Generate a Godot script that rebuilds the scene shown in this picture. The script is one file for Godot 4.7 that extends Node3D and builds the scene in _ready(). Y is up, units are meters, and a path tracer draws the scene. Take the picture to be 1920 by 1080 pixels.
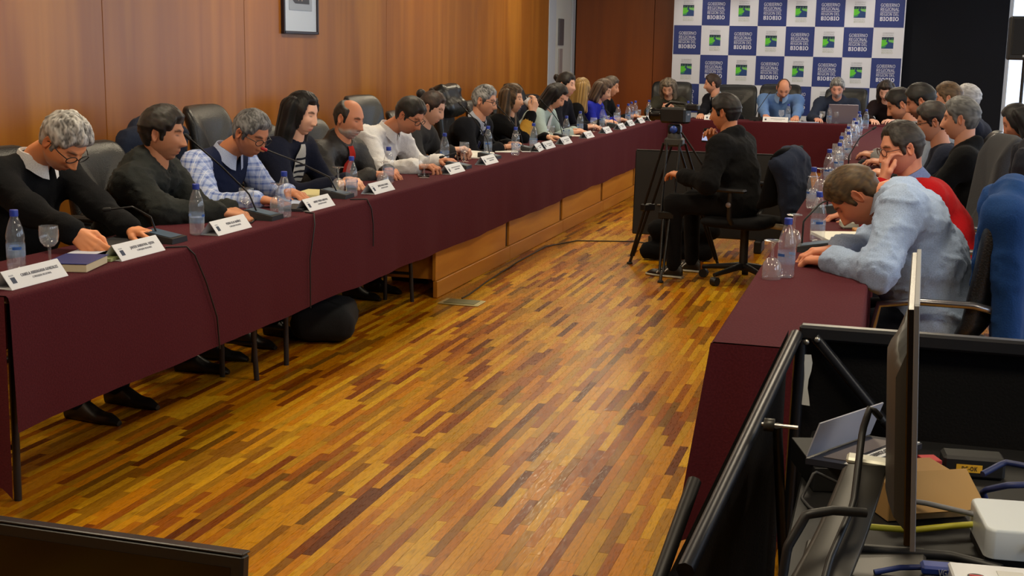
extends Node3D
# A council meeting room: long U of cloth-covered tables, people seated round it, a camera operator in the middle.

const TT := 0.755            # top of the tablecloths
const LP := 5.2             # light of one ceiling panel
const WR := 3.5            # light of one side window
const WB := 9.0
const SP := 1.2             # light of one backdrop spotlight
const WG := 2.2             # glow of the blinds
var used := {}
var mats := {}
var noise := FastNoiseLite.new()
var rng := RandomNumberGenerator.new()

class MB:
	var v := PackedVector3Array()
	var c := PackedColorArray()
	var i := PackedInt32Array()
	var col := Color.WHITE
	var tinted := false
	func vert(p: Vector3) -> int:
		v.append(p); c.append(col)
		return v.size() - 1
	func tri(a: Vector3, b: Vector3, d: Vector3) -> void:
		var n := v.size()
		vert(a); vert(b); vert(d)
		i.append(n); i.append(n + 1); i.append(n + 2)
	func quad(a: Vector3, b: Vector3, d: Vector3, e: Vector3) -> void:
		var n := v.size()
		vert(a); vert(b); vert(d); vert(e)
		i.append_array(PackedInt32Array([n, n + 1, n + 2, n, n + 2, n + 3]))
	# turns everything from index i0 on outwards
	func fix(i0: int) -> void:
		var s := 0.0
		var o := v[i[i0]]
		for k in range(i0, i.size(), 3):
			s += (v[i[k]] - o).dot((v[i[k + 1]] - o).cross(v[i[k + 2]] - o))
		if s > 0.0:
			for k in range(i0, i.size(), 3):
				var t := i[k]
				i[k] = i[k + 1]; i[k + 1] = t
	# the same for a convex piece, face by face
	func fixc(i0: int, o: Vector3) -> void:
		for k in range(i0, i.size(), 3):
			var a := v[i[k]] - o
			if a.dot((v[i[k + 1]] - v[i[k]]).cross(v[i[k + 2]] - v[i[k]])) > 0.0:
				var t := i[k]
				i[k] = i[k + 1]; i[k + 1] = t
	# rows of points, shared vertices
	func grid(rows: Array, close_u := false, cap := false, solid := true) -> void:
		var i0 := i.size()
		var n0 := v.size()
		var nv := rows.size()
		var nu: int = rows[0].size()
		for r in rows:
			for p in r: vert(p)
		var mu := nu if close_u else nu - 1
		for a in nv - 1:
			for b in mu:
				var p := n0 + a * nu + b
				var q := n0 + a * nu + (b + 1) % nu
				i.append_array(PackedInt32Array([p, q, q + nu, p, q + nu, p + nu]))
		if cap:
			for e in [0, nv - 1]:
				var m := Vector3.ZERO
				for p in rows[e]: m += p
				var k := vert(m / nu)
				var st := v.size()
				for p in rows[e]: vert(p)
				v[k] = m / nu
				for b in nu:
					var p2 := st + b
					var q2 := st + (b + 1) % nu
					if e == 0: i.append_array(PackedInt32Array([k, q2, p2]))
					else: i.append_array(PackedInt32Array([k, p2, q2]))
		if solid: fix(i0)
	func tube(pts: Array, rad, sides := 8, cap := true) -> void:
		var rows := []
		var n := pts.size()
		var ref := Vector3.UP
		var t0: Vector3 = (pts[1] - pts[0]).normalized()
		if absf(t0.dot(ref)) > 0.9: ref = Vector3.RIGHT
		var side := t0.cross(ref).normalized()
		for k in n:
			var t: Vector3 = (pts[mini(k + 1, n - 1)] - pts[maxi(k - 1, 0)]).normalized()
			side = (side - t * side.dot(t)).normalized()
			var w := t.cross(side)
			var r: float = rad[k] if rad is Array else rad
			var row := []
			for s in sides:
				var a := TAU * s / sides
				row.append(pts[k] + (side * cos(a) + w * sin(a)) * r)
			rows.append(row)
		grid(rows, true, cap)
	# profile: [radius, height] pairs, turned about the y axis of xf
	func lathe(prof: Array, seg := 16, xf := Transform3D.IDENTITY, cap := true) -> void:
		var rows := []
		for p in prof:
			var row := []
			for s in seg:
				var a := TAU * s / seg
				row.append(xf * Vector3(cos(a) * p[0], p[1], sin(a) * p[0]))
			rows.append(row)
		grid(rows, true, cap)
	# box with chamfered edges
	func box(size: Vector3, xf := Transform3D.IDENTITY, bev := 0.004) -> void:
		var h := size * 0.5
		bev = minf(bev, minf(h.x, minf(h.y, h.z)) * 0.9)
		var i0 := i.size()
		if bev <= 0.0:
			for f in [[0, 1, 2], [1, 2, 0], [2, 0, 1]]:
				for s in [-1.0, 1.0]:
					var q := []
					for e in [[-1, -1], [1, -1], [1, 1], [-1, 1]]:
						var p := Vector3.ZERO
						p[f[0]] = h[f[0]] * s; p[f[1]] = h[f[1]] * e[0] * s; p[f[2]] = h[f[2]] * e[1]
						q.append(xf * p)
					quad(q[3], q[2], q[1], q[0])
			fixc(i0, xf.origin)
			return
		var g := h - Vector3.ONE * bev
		for f in [[0, 1, 2], [1, 2, 0], [2, 0, 1]]:
			for s in [-1.0, 1.0]:
				var q := []
				for e in [[-1, -1], [1, -1], [1, 1], [-1, 1]]:
					var p := Vector3.ZERO
					p[f[0]] = h[f[0]] * s; p[f[1]] = g[f[1]] * e[0] * s; p[f[2]] = g[f[2]] * e[1]
					q.append(xf * p)
				quad(q[3], q[2], q[1], q[0])
			for s1 in [-1.0, 1.0]:
				for s2 in [-1.0, 1.0]:
					var q2 := []
					for e in [[0, -1], [0, 1], [1, 1], [1, -1]]:
						var p := Vector3.ZERO
						p[f[0]] = g[f[0]] * e[1] * s1 * s2
						p[f[1]] = (h if e[0] == 0 else g)[f[1]] * s1
						p[f[2]] = (g if e[0] == 0 else h)[f[2]] * s2
						q2.append(xf * p)
					quad(q2[0], q2[1], q2[2], q2[3])
		for sx in [-1.0, 1.0]:
			for sy in [-1.0, 1.0]:
				for sz in [-1.0, 1.0]:
					var a := xf * Vector3(h.x * sx, g.y * sy, g.z * sz)
					var b := xf * Vector3(g.x * sx, h.y * sy, g.z * sz)
					var d := xf * Vector3(g.x * sx, g.y * sy, h.z * sz)
					if sx * sy * sz > 0: tri(a, d, b)
					else: tri(a, b, d)
		fixc(i0, xf.origin)
	func add(o: MB, xf := Transform3D.IDENTITY) -> void:
		var n := v.size()
		for p in o.v: v.append(xf * p)
		c.append_array(o.c)
		for k in o.i: i.append(k + n)
	func normals() -> PackedVector3Array:
		var n := PackedVector3Array()
		n.resize(v.size())
		for k in range(0, i.size(), 3):
			var a := i[k]; var b := i[k + 1]; var d := i[k + 2]
			var f := (v[d] - v[a]).cross(v[b] - v[a])
			n[a] += f; n[b] += f; n[d] += f
		for k in n.size(): n[k] = n[k].normalized()
		return n
	func mesh(m: Material) -> ArrayMesh:
		var arr := []
		arr.resize(Mesh.ARRAY_MAX)
		arr[Mesh.ARRAY_VERTEX] = v
		arr[Mesh.ARRAY_NORMAL] = normals()
		if tinted: arr[Mesh.ARRAY_COLOR] = c
		arr[Mesh.ARRAY_INDEX] = i
		var am := ArrayMesh.new()
		am.add_surface_from_arrays(Mesh.PRIMITIVE_TRIANGLES, arr)
		am.surface_set_material(0, m)
		return am

func numbered(called: String) -> String:
	if not used.has(called):
		used[called] = 0
		return called
	used[called] += 1
	return "%s_%03d" % [called, used[called]]

func thing(called: String, label: String, category: String, at := Vector3.ZERO, turn := 0.0, group := "") -> Node3D:
	var o := Node3D.new()
	o.name = numbered(called)
	add_child(o)
	o.position = at
	o.rotation.y = turn
	tag(o, label, category, group)
	return o

func tag(o: Node, label: String, category: String, group := "") -> Node:
	o.set_meta("label", label)
	o.set_meta("category", category)
	if group != "": o.set_meta("group", group)
	return o

func put(called: String, me: Mesh, parent: Node = null) -> MeshInstance3D:
	var o := MeshInstance3D.new()
	o.mesh = me
	if parent == null:
		o.name = numbered(called)
		add_child(o)
	else:
		o.name = called
		parent.add_child(o, true)
	return o

func part(called: String, b: MB, m: Material, parent: Node = null) -> MeshInstance3D:
	return put(called, b.mesh(m), parent)

func struct(called: String, b: MB, m: Material) -> MeshInstance3D:
	var o := part(called, b, m)
	o.set_meta("kind", "structure")
	return o

func copy(o: Node3D, at: Vector3, turn: float, label := "", group := "") -> Node3D:
	var r: Node3D = o.duplicate()
	r.name = numbered(String(o.name))
	add_child(r)
	r.position = at
	r.rotation = Vector3(0, turn, 0)
	if label != "": r.set_meta("label", label)
	if group != "": r.set_meta("group", group)
	return r

func xf(p: Vector3, yaw := 0.0, pitch := 0.0, roll := 0.0) -> Transform3D:
	return Transform3D(Basis.from_euler(Vector3(pitch, yaw, roll)), p)

func S(r: float, g: float, b: float) -> Color:
	return Color(r / 255.0, g / 255.0, b / 255.0)

func mat(col: Color, rough := 0.6, metal := 0.0, spec := 0.5) -> StandardMaterial3D:
	var key := "%s %s %s %s" % [col, rough, metal, spec]
	if mats.has(key): return mats[key]
	var m := StandardMaterial3D.new()
	m.albedo_color = col
	m.roughness = rough
	m.metallic = metal
	m.metallic_specular = spec
	mats[key] = m
	return m

func noise_tex(freq: float, ramp: Array, size := 256, as_normal := false, sd := 1, kind := FastNoiseLite.TYPE_SIMPLEX_SMOOTH, oct := 4) -> NoiseTexture2D:
	var f := FastNoiseLite.new()
	f.seed = sd
	f.noise_type = kind
	f.frequency = freq
	f.fractal_octaves = oct
	var t := NoiseTexture2D.new()
	t.width = size
	t.height = size
	t.seamless = true
	t.noise = f
	if as_normal:
		t.as_normal_map = true
		t.bump_strength = 4.0
	elif ramp.size() > 0:
		var g := Gradient.new()
		var cols := PackedColorArray()
		var offs := PackedFloat32Array()
		for k in ramp.size():
			cols.append(ramp[k]); offs.append(float(k) / (ramp.size() - 1))
		g.colors = cols
		g.offsets = offs
		t.color_ramp = g
	return t

var t_cloth: Texture2D
var t_cloth_n: Texture2D
var t_weave: Texture2D
var t_leather: Texture2D

# cloth: a colour with woven grain and soft relief
func cloth(col: Color, rough := 0.9, sheen := 0.25, scale := 7.0) -> StandardMaterial3D:
	var key := "cloth %s %s %s" % [col, rough, scale]
	if mats.has(key): return mats[key]
	var m := StandardMaterial3D.new()
	m.albedo_color = col
	m.albedo_texture = t_cloth
	m.roughness = rough
	m.metallic_specular = 0.25
	m.normal_enabled = true
	m.normal_texture = t_cloth_n
	m.normal_scale = 0.35
	m.uv1_triplanar = true
	m.uv1_scale = Vector3.ONE * scale
	if sheen > 0.0:
		m.rim_enabled = true
		m.rim = sheen
		m.rim_tint = 0.6
	mats[key] = m
	return m

func leather(col: Color, rough := 0.42) -> StandardMaterial3D:
	var key := "leather %s %s" % [col, rough]
	if mats.has(key): return mats[key]
	var m := StandardMaterial3D.new()
	m.albedo_color = col
	m.roughness = rough
	m.normal_enabled = true
	m.normal_texture = t_leather
	m.normal_scale = 0.4
	m.uv1_triplanar = true
	m.uv1_scale = Vector3.ONE * 5.0
	mats[key] = m
	return m

func lettering(text: String, height: float, col: Color, parent: Node, x: Transform3D, wide := 0.0, bold := false) -> MeshInstance3D:
	var key := "text %s %s %s" % [text, bold, col]
	var tm: TextMesh
	if mats.has(key): tm = mats[key]
	else:
		tm = TextMesh.new()
		var f := SystemFont.new()
		f.font_names = PackedStringArray(["Droid Sans"])
		f.font_weight = 700 if bold else 400
		tm.font = f
		tm.font_size = 32
		tm.pixel_size = 0.01
		tm.depth = 0.02
		tm.curve_step = 2.0
		tm.text = text
		tm.material = mat(col, 0.7)
		mats[key] = tm
	var o := MeshInstance3D.new()
	o.name = "lettering"
	o.mesh = tm
	parent.add_child(o, true)
	var bb := tm.get_aabb()
	var sy := height / 0.23
	var sx := sy
	if wide > 0.0: sx = wide / maxf(bb.size.x, 0.01)
	o.transform = x * Transform3D(Basis.from_scale(Vector3(sx, sy, 0.04)), Vector3.ZERO)
	return o

# ---------------------------------------------------------------- people
# Surface nets over a set of tapered capsules joined with a smooth minimum.
# bones: rows of [ax, ay, az, ra, bx, by, bz, rb]
func net(bones: Array, cell: float, k: float, amp := 0.0, freq := 9.0) -> MB:
	var lo := Vector3.INF
	var hi := -Vector3.INF
	for b in bones:
		var r: float = maxf(b[3], b[7])
		lo = lo.min(Vector3(b[0], b[1], b[2]) - Vector3.ONE * r).min(Vector3(b[4], b[5], b[6]) - Vector3.ONE * r)
		hi = hi.max(Vector3(b[0], b[1], b[2]) + Vector3.ONE * r).max(Vector3(b[4], b[5], b[6]) + Vector3.ONE * r)
	lo -= Vector3.ONE * cell * 2.5
	hi += Vector3.ONE * cell * 2.5
	var nx := int((hi.x - lo.x) / cell) + 1
	var ny := int((hi.y - lo.y) / cell) + 1
	var nz := int((hi.z - lo.z) / cell) + 1
	var sy := nx
	var sz := nx * ny
	var f := PackedFloat32Array()
	f.resize(nx * ny * nz)
	f.fill(1.0)
	for b in bones:
		var ax: float = b[0]; var ay: float = b[1]; var az: float = b[2]; var ra: float = b[3]
		var dx: float = b[4] - ax; var dy: float = b[5] - ay; var dz: float = b[6] - az; var dr: float = b[7] - ra
		var il := 1.0 / maxf(dx * dx + dy * dy + dz * dz, 1e-9)
		var m := maxf(ra, b[7]) + k * 0.6 + cell * 1.5
		var x0 := maxi(0, int((minf(ax, b[4]) - m - lo.x) / cell)); var x1 := mini(nx - 1, int((maxf(ax, b[4]) + m - lo.x) / cell) + 1)
		var y0 := maxi(0, int((minf(ay, b[5]) - m - lo.y) / cell)); var y1 := mini(ny - 1, int((maxf(ay, b[5]) + m - lo.y) / cell) + 1)
		var z0 := maxi(0, int((minf(az, b[6]) - m - lo.z) / cell)); var z1 := mini(nz - 1, int((maxf(az, b[6]) + m - lo.z) / cell) + 1)
		for z in range(z0, z1 + 1):
			var pz := lo.z + z * cell - az
			for y in range(y0, y1 + 1):
				var py := lo.y + y * cell - ay
				var pyz := py * dy + pz * dz
				var n := z * sz + y * sy + x0
				for x in range(x0, x1 + 1):
					var px := lo.x + x * cell - ax
					var t := clampf((px * dx + pyz) * il, 0.0, 1.0)
					var qx := px - dx * t; var qy := py - dy * t; var qz := pz - dz * t
					var d := sqrt(qx * qx + qy * qy + qz * qz) - ra - dr * t
					var o := f[n]
					var h := k - absf(d - o)
					if h > 0.0: f[n] = minf(d, o) - h * h * 0.25 / k
					elif d < o: f[n] = d
					n += 1
	var out := MB.new()
	var vi := PackedInt32Array()
	vi.resize(nx * ny * nz)
	vi.fill(-1)
	var lim := cell * 1.8
	var off := [0, 1, sy, sy + 1, sz, sz + 1, sz + sy, sz + sy + 1]
	var edges := [[0, 1], [2, 3], [4, 5], [6, 7], [0, 2], [1, 3], [4, 6], [5, 7], [0, 4], [1, 5], [2, 6], [3, 7]]
	var cp := [Vector3(0, 0, 0), Vector3(1, 0, 0), Vector3(0, 1, 0), Vector3(1, 1, 0), Vector3(0, 0, 1), Vector3(1, 0, 1), Vector3(0, 1, 1), Vector3(1, 1, 1)]
	var g := [0.0, 0.0, 0.0, 0.0, 0.0, 0.0, 0.0, 0.0]
	for z in nz - 1:
		for y in ny - 1:
			var n := z * sz + y * sy
			for x in nx - 1:
				var f0 := f[n]
				if f0 > lim or f0 < -lim:
					n += 1
					continue
				var neg := 0
				for e in 8:
					var q := f[n + off[e]]
					g[e] = q
					if q < 0.0: neg += 1
				if neg > 0 and neg < 8:
					var s := Vector3.ZERO
					var cnt := 0
					for e in edges:
						var a: float = g[e[0]]
						var b2: float = g[e[1]]
						if (a < 0.0) != (b2 < 0.0):
							s += cp[e[0]].lerp(cp[e[1]], a / (a - b2))
							cnt += 1
					vi[n] = out.v.size()
					out.v.append(lo + (Vector3(x, y, z) + s / cnt) * cell)
				n += 1
	for z in range(1, nz - 1):
		for y in range(1, ny - 1):
			var n := z * sz + y * sy + 1
			for x in range(1, nx - 1):
				if vi[n] >= 0:
					var s0 := f[n] < 0.0
					for ax in 3:
						var st: int = [1, sy, sz][ax]
						if s0 != (f[n + st] < 0.0):
							var u: int = [sy, sz, 1][ax]
							var w: int = [sz, 1, sy][ax]
							var a := vi[n]; var b3 := vi[n - u]; var c3 := vi[n - u - w]; var d3 := vi[n - w]
							if a < 0 or b3 < 0 or c3 < 0 or d3 < 0: continue
							if s0: out.i.append_array(PackedInt32Array([a, d3, c3, a, c3, b3]))
							else: out.i.append_array(PackedInt32Array([a, b3, c3, a, c3, d3]))
				n += 1
	if out.i.size() > 0: out.fix(0)
	if amp > 0.0:
		var nn := out.normals()
		for q in out.v.size():
			var p := out.v[q]
			var qy := p.y + 0.35 * p.x
			var n1 := noise.get_noise_3d(p.x * freq * 24.0, qy * freq * 46.0, p.z * freq * 24.0)
			var n2 := noise.get_noise_3d(p.x * freq * 60.0 + 50.0, qy * freq * 90.0, p.z * freq * 60.0)
			var w := (pow(clampf(1.0 - absf(n1) * 3.0, 0.0, 1.0), 2.0) * 1.2 - 0.4) * 0.55 + 0.25 * n2
			out.v[q] = p + nn[q] * w * amp
	out.c.resize(out.v.size())
	out.c.fill(Color.WHITE)
	return out

func bone(a: Vector3, ra: float, b: Vector3, rb: float) -> Array:
	return [a.x, a.y, a.z, ra, b.x, b.y, b.z, rb]

func field(bones: Array, p: Vector3, k: float) -> float:
	var o := 1.0
	for b in bones:
		var a := Vector3(b[0], b[1], b[2])
		var ba := Vector3(b[4], b[5], b[6]) - a
		var t := clampf((p - a).dot(ba) / maxf(ba.length_squared(), 1e-9), 0.0, 1.0)
		var d: float = (p - a - ba * t).length() - lerpf(b[3], b[7], t)
		var h := k - absf(d - o)
		if h > 0.0: o = minf(d, o) - h * h * 0.25 / k
		elif d < o: o = d
	return o

# a patch of cloth laid on the front of a torso: rows of [height, left edge, right edge] in the frame fr (x right, y up, z forward)
func patch(bones: Array, k: float, fr: Transform3D, rows: Array, lift: float, nu := 7) -> MB:
	var outer := []
	var dense := []
	for q in rows.size() - 1:
		var r0: Array = rows[q]
		var r1: Array = rows[q + 1]
		var m := maxi(1, int(ceil(absf(r1[0] - r0[0]) / 0.018)))
		for e in m: dense.append([lerpf(r0[0], r1[0], float(e) / m), lerpf(r0[1], r1[1], float(e) / m), lerpf(r0[2], r1[2], float(e) / m)])
	dense.append(rows[rows.size() - 1])
	for r in dense:
		var ro := []
		for u in nu:
			var p := fr * Vector3(lerpf(r[1], r[2], float(u) / (nu - 1)), r[0], 0.42)
			var d := -fr.basis.z
			for s in 14:
				var q := field(bones, p, k)
				if q < 0.002: break
				p += d * q * 0.9
			ro.append(p - d * lift)
		outer.append(ro)
	var b := MB.new()
	b.grid(outer, false, false, false)
	# turned to face forwards, with an edge of its own thickness
	var n := (b.v[b.i[2]] - b.v[b.i[0]]).cross(b.v[b.i[1]] - b.v[b.i[0]])
	if n.dot(fr.basis.z) < 0.0:
		for q in range(0, b.i.size(), 3):
			var t := b.i[q]
			b.i[q] = b.i[q + 1]; b.i[q + 1] = t
	return b

func bump(x: float, s: float) -> float:
	return exp(-x * x / (s * s))

# the bare head about its centre, x right, y up, z forward (front of the face)
func face_point(s: Vector3, o: Dictionary) -> Vector3:
	var fem: float = o.get("fem", 0.0)
	var full: float = o.get("full", 0.0)
	var p := Vector3(s.x * 0.0765, s.y * 0.119, s.z * 0.098)
	if s.y < 0.0:
		var t := -s.y
		p.x *= 1.0 - (0.30 + 0.07 * fem - 0.22 * full) * pow(t, 1.6)
		if s.z < 0.0: p.z *= 1.0 - 0.5 * t
		else: p.z *= 1.0 + 0.05 * t
	else:
		if s.z > 0.0: p.z *= 1.0 - 0.10 * s.y * s.y
		else: p.z *= 1.06
	if s.z > 0.0:
		p.z = p.z * (1.0 - 0.08 * s.z) + 0.004
		var ex := absf(p.x) - 0.031
		var fz := smoothstep(0.15, 0.5, s.z)
		p.z -= fz * 0.0125 * bump(ex, 0.017) * bump(p.y - 0.016, 0.012)
		p.z += fz * 0.0065 * bump(ex, 0.011) * bump(p.y - 0.014, 0.007)
		p.z += fz * (0.006 - 0.004 * fem) * bump(absf(p.x) - 0.028, 0.026) * bump(p.y - 0.036, 0.009)
		p.z += fz * 0.005 * bump(absf(p.x) - 0.044, 0.018) * bump(p.y + 0.018, 0.018)
		var ny := 0.0
		if p.y < 0.028 and p.y > -0.05:
			ny = clampf((0.028 - p.y) / 0.06, 0.0, 1.0)
			if p.y < -0.031: ny *= smoothstep(-0.047, -0.031, p.y)
		p.z += fz * ny * (0.031 - 0.006 * fem) * bump(p.x, 0.0105 + 0.006 * ny)
		p.z += fz * 0.010 * bump(absf(p.x) - 0.013, 0.006) * bump(p.y + 0.034, 0.008)
		p.z += fz * 0.0075 * bump(p.x, 0.024) * (bump(p.y + 0.0605, 0.0055) + bump(p.y + 0.0735, 0.006))
		p.z -= fz * 0.004 * bump(p.x, 0.026) * bump(p.y + 0.067, 0.0025)
		p.z += fz * 0.008 * bump(p.x, 0.021) * bump(p.y + 0.101, 0.013)
		p.z -= fz * 0.003 * bump(p.x, 0.03) * bump(p.y + 0.086, 0.006)
	return p

func sphere_dir(u: float, w: float) -> Vector3:
	# u round the head (0 = front), denser at the front; w from crown to chin
	var a := u * TAU
	a -= 0.32 * sin(a)
	var t := w * PI
	return Vector3(sin(t) * sin(a), cos(t), sin(t) * cos(a))

func head_mb(o: Dictionary, x: Transform3D, nu: int, nv: int) -> MB:
	var b := MB.new()
	var skin: Color = o.skin.srgb_to_linear()
	var hc: Color = o.get("hair_col", Color.BLACK).srgb_to_linear()
	var bc: Color = o.get("beard_col", o.get("hair_col", Color.BLACK)).srgb_to_linear()
	var beard: float = o.get("beard", 0.0)
	for j in nv + 1:
		for q in nu:
			var s := sphere_dir(float(q) / nu, clampf(float(j) / nv, 0.002, 0.998))
			var p := face_point(s, o)
			var col := skin
			if s.z > 0.2:
				var fem: float = o.get("fem", 0.0)
				var lip := bump(p.x, 0.021) * bump(p.y + 0.067, 0.009)
				col = col.lerp(Color(skin.r * (0.85 - 0.05 * fem), skin.g * (0.55 - 0.2 * fem), skin.b * (0.55 - 0.1 * fem)), clampf(lip * 1.3 - 0.25, 0.0, 0.9))
				var brow := bump(p.y - 0.037 + 0.006 * absf(absf(p.x) - 0.03) / 0.02, 0.006) * smoothstep(0.055, 0.045, absf(p.x)) * smoothstep(0.010, 0.015, absf(p.x))
				col = col.lerp(hc, clampf(brow * 1.5 - 0.3, 0.0, 0.85))
				var lid := bump(absf(p.x) - 0.031, 0.013) * bump(p.y - 0.0115, 0.0035)
				col = col.lerp(Color(0.012, 0.009, 0.008), clampf(lid * 1.6 - 0.4, 0.0, 0.9))
			if beard > 0.0 and s.y < -0.12 and s.z > -0.35:
				var m := smoothstep(-0.24, -0.42, s.y + 0.16 * smoothstep(0.75, 0.2, s.z)) * smoothstep(0.0, 0.25, absf(p.x) / 0.03 + 0.6 * smoothstep(-0.07, -0.085, p.y) + 0.7 * smoothstep(-0.045, -0.052, p.y))
				m *= 1.0 - 0.85 * bump(p.x, 0.019) * bump(p.y + 0.067, 0.007)
				m *= 0.75 + 0.5 * noise.get_noise_3d(p.x * 900.0, p.y * 900.0, p.z * 900.0)
				col = col.lerp(bc, clampf(m * beard, 0.0, 1.0))
				if beard > 0.8: p += s * 0.006 * m
			b.col = col
			b.vert(x * p)
	for j in nv:
		for q in nu:
			var a := j * nu + q
			var d := j * nu + (q + 1) % nu
			b.i.append_array(PackedInt32Array([a, d, d + nu, a, d + nu, a + nu]))
	b.fix(0)
	# ears
	b.col = Color(skin.r * 0.98, skin.g * 0.86, skin.b * 0.82)
	for sd in [-1.0, 1.0]:
		var rows := []
		for j in 9:
			var t := PI * j / 8.0
			var row := []
			for q in 12:
				var a := TAU * q / 12.0
				var rr := sin(t)
				var px := 0.010 * cos(t)
				if cos(t) > 0.0: px *= 0.25 + 0.9 * smoothstep(0.45, 0.9, rr)
				var lobe := 0.80 + 0.20 * sin(a)
				row.append(x * Vector3(sd * (0.0765 + px + 0.006 * (1.0 - cos(a)) * rr), 0.004 + rr * sin(a) * 0.033, -0.006 + rr * cos(a) * 0.019 * lobe))
			rows.append(row)
		b.grid(rows, true, false)
	b.tinted = true
	return b

# hair: a shell over the skull that sinks under the skin at the hairline, plus locks for long hair
func hair_mb(o: Dictionary, x: Transform3D, nu: int, nv: int) -> MB:
	var b := MB.new()
	var style: String = o.get("hair", "short")
	var th: float = o.get("hair_th", 0.018)
	var front: float = o.get("hairline", 0.62)
	var c1: Color = o.hair_col.srgb_to_linear()
	var c2: Color = o.get("hair_col2", o.hair_col).srgb_to_linear()
	var parting: float = o.get("parting", 0.0)
	for j in nv + 1:
		for q in nu:
			var s := sphere_dir(float(q) / nu, clampf(float(j) / nv, 0.002, 0.998))
			var p := face_point(Vector3(s.x, s.y, s.z), {"fem": 0.0})
			var az := atan2(absf(s.x), s.z)        # 0 front .. PI back
			var line := front
			if style == "long":
				line = lerpf(front, -0.75, smoothstep(0.75, 1.35, az))
			else:
				line = lerpf(front, 0.22, smoothstep(0.55, 1.05, az))
				line = lerpf(line, -0.20, smoothstep(1.18, 1.32, az))
				line = lerpf(line, 0.12, smoothstep(1.42, 1.55, az) * (1.0 - smoothstep(1.75, 1.95, az)))
				line = lerpf(line, -0.55, smoothstep(1.75, 2.25, az))
			var m := smoothstep(-0.02, 0.16, s.y - line)
			var t := th * (0.75 + 0.35 * maxf(s.y, 0.0) + 0.2 * maxf(s.z, 0.0))
			if style == "bald":
				var top := smoothstep(0.50, 0.72, s.y - 0.30 * smoothstep(0.1, -0.8, s.z))
				m *= 1.0 - top
				m *= 1.0 - smoothstep(0.10, 0.42, s.z)
				t = th * 0.55
			elif style == "thin":
				t *= 0.6 + 0.4 * smoothstep(0.4, -0.2, s.z)
			if s.y < 0.2: t *= 0.65 if style != "long" else 1.0
			var st := noise.get_noise_3d(s.x * 160.0 + parting * 40.0, s.y * 50.0, s.z * 70.0)
			var fine := noise.get_noise_3d(s.x * 700.0, s.y * 150.0, s.z * 260.0)
			var d: float = (t * (1.0 + o.get("wave", 0.3) * st) + 0.0018 * fine) * m - 0.005 * (1.0 - m)
			if parting != 0.0 and s.y > 0.3: d -= 0.006 * bump(s.x - parting, 0.10) * m
			b.col = c1.lerp(c2, clampf(0.5 + 1.3 * fine + 0.9 * st + o.get("hair_mix", 0.0), 0.0, 1.0))
			b.vert(x * (p + s * d))
	for j in nv:
		for q in nu:
			var a := j * nu + q
			var e := j * nu + (q + 1) % nu
			b.i.append_array(PackedInt32Array([a, e, e + nu, a, e + nu, a + nu]))
	b.fix(0)
	if style == "long":
		var L: float = o.get("hair_len", 0.22)
		var w: float = o.get("hair_w", 1.0)
		var bs := []
		for sd in [-1.0, 1.0]:
			bs.append(bone(Vector3(sd * 0.055, 0.05, -0.02), 0.05, Vector3(sd * 0.078 * w, -0.09, -0.015), 0.034))
			bs.append(bone(Vector3(sd * 0.078 * w, -0.09, -0.015), 0.034, Vector3(sd * 0.088 * w, -L, 0.012), 0.026))
			bs.append(bone(Vector3(sd * 0.05, 0.03, -0.06), 0.05, Vector3(sd * 0.062, -L, -0.055), 0.04))
			bs.append(bone(Vector3(sd * 0.072, 0.02, -0.035), 0.034, Vector3(sd * 0.084 * w, -L * 0.9, -0.03), 0.03))
		bs.append(bone(Vector3(0, 0.03, -0.07), 0.055, Vector3(0, -L * 1.03, -0.085), 0.045))
		var n := net(bs, o.get("hair_cell", 0.009), 0.03)
		var nn := n.normals()
		for q in n.v.size():
			var p := n.v[q]
			var a := atan2(p.x, p.z)
			var fine := noise.get_noise_3d(a * 260.0, p.y * 30.0, 7.0)
			n.v[q] = p + nn[q] * fine * 0.007
			n.c[q] = c1.lerp(c2, clampf(0.5 + 1.4 * fine + o.get("hair_mix", 0.0), 0.0, 1.0))
		b.add(n, x)
	elif style == "bun":
		var n := net([bone(Vector3(0, 0.05, -0.11), 0.035, Vector3(0, 0.06, -0.12), 0.036)], 0.009, 0.02, 0.004)
		for q in n.c.size(): n.c[q] = c1
		b.add(n, x)
	b.tinted = true
	return b

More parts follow.
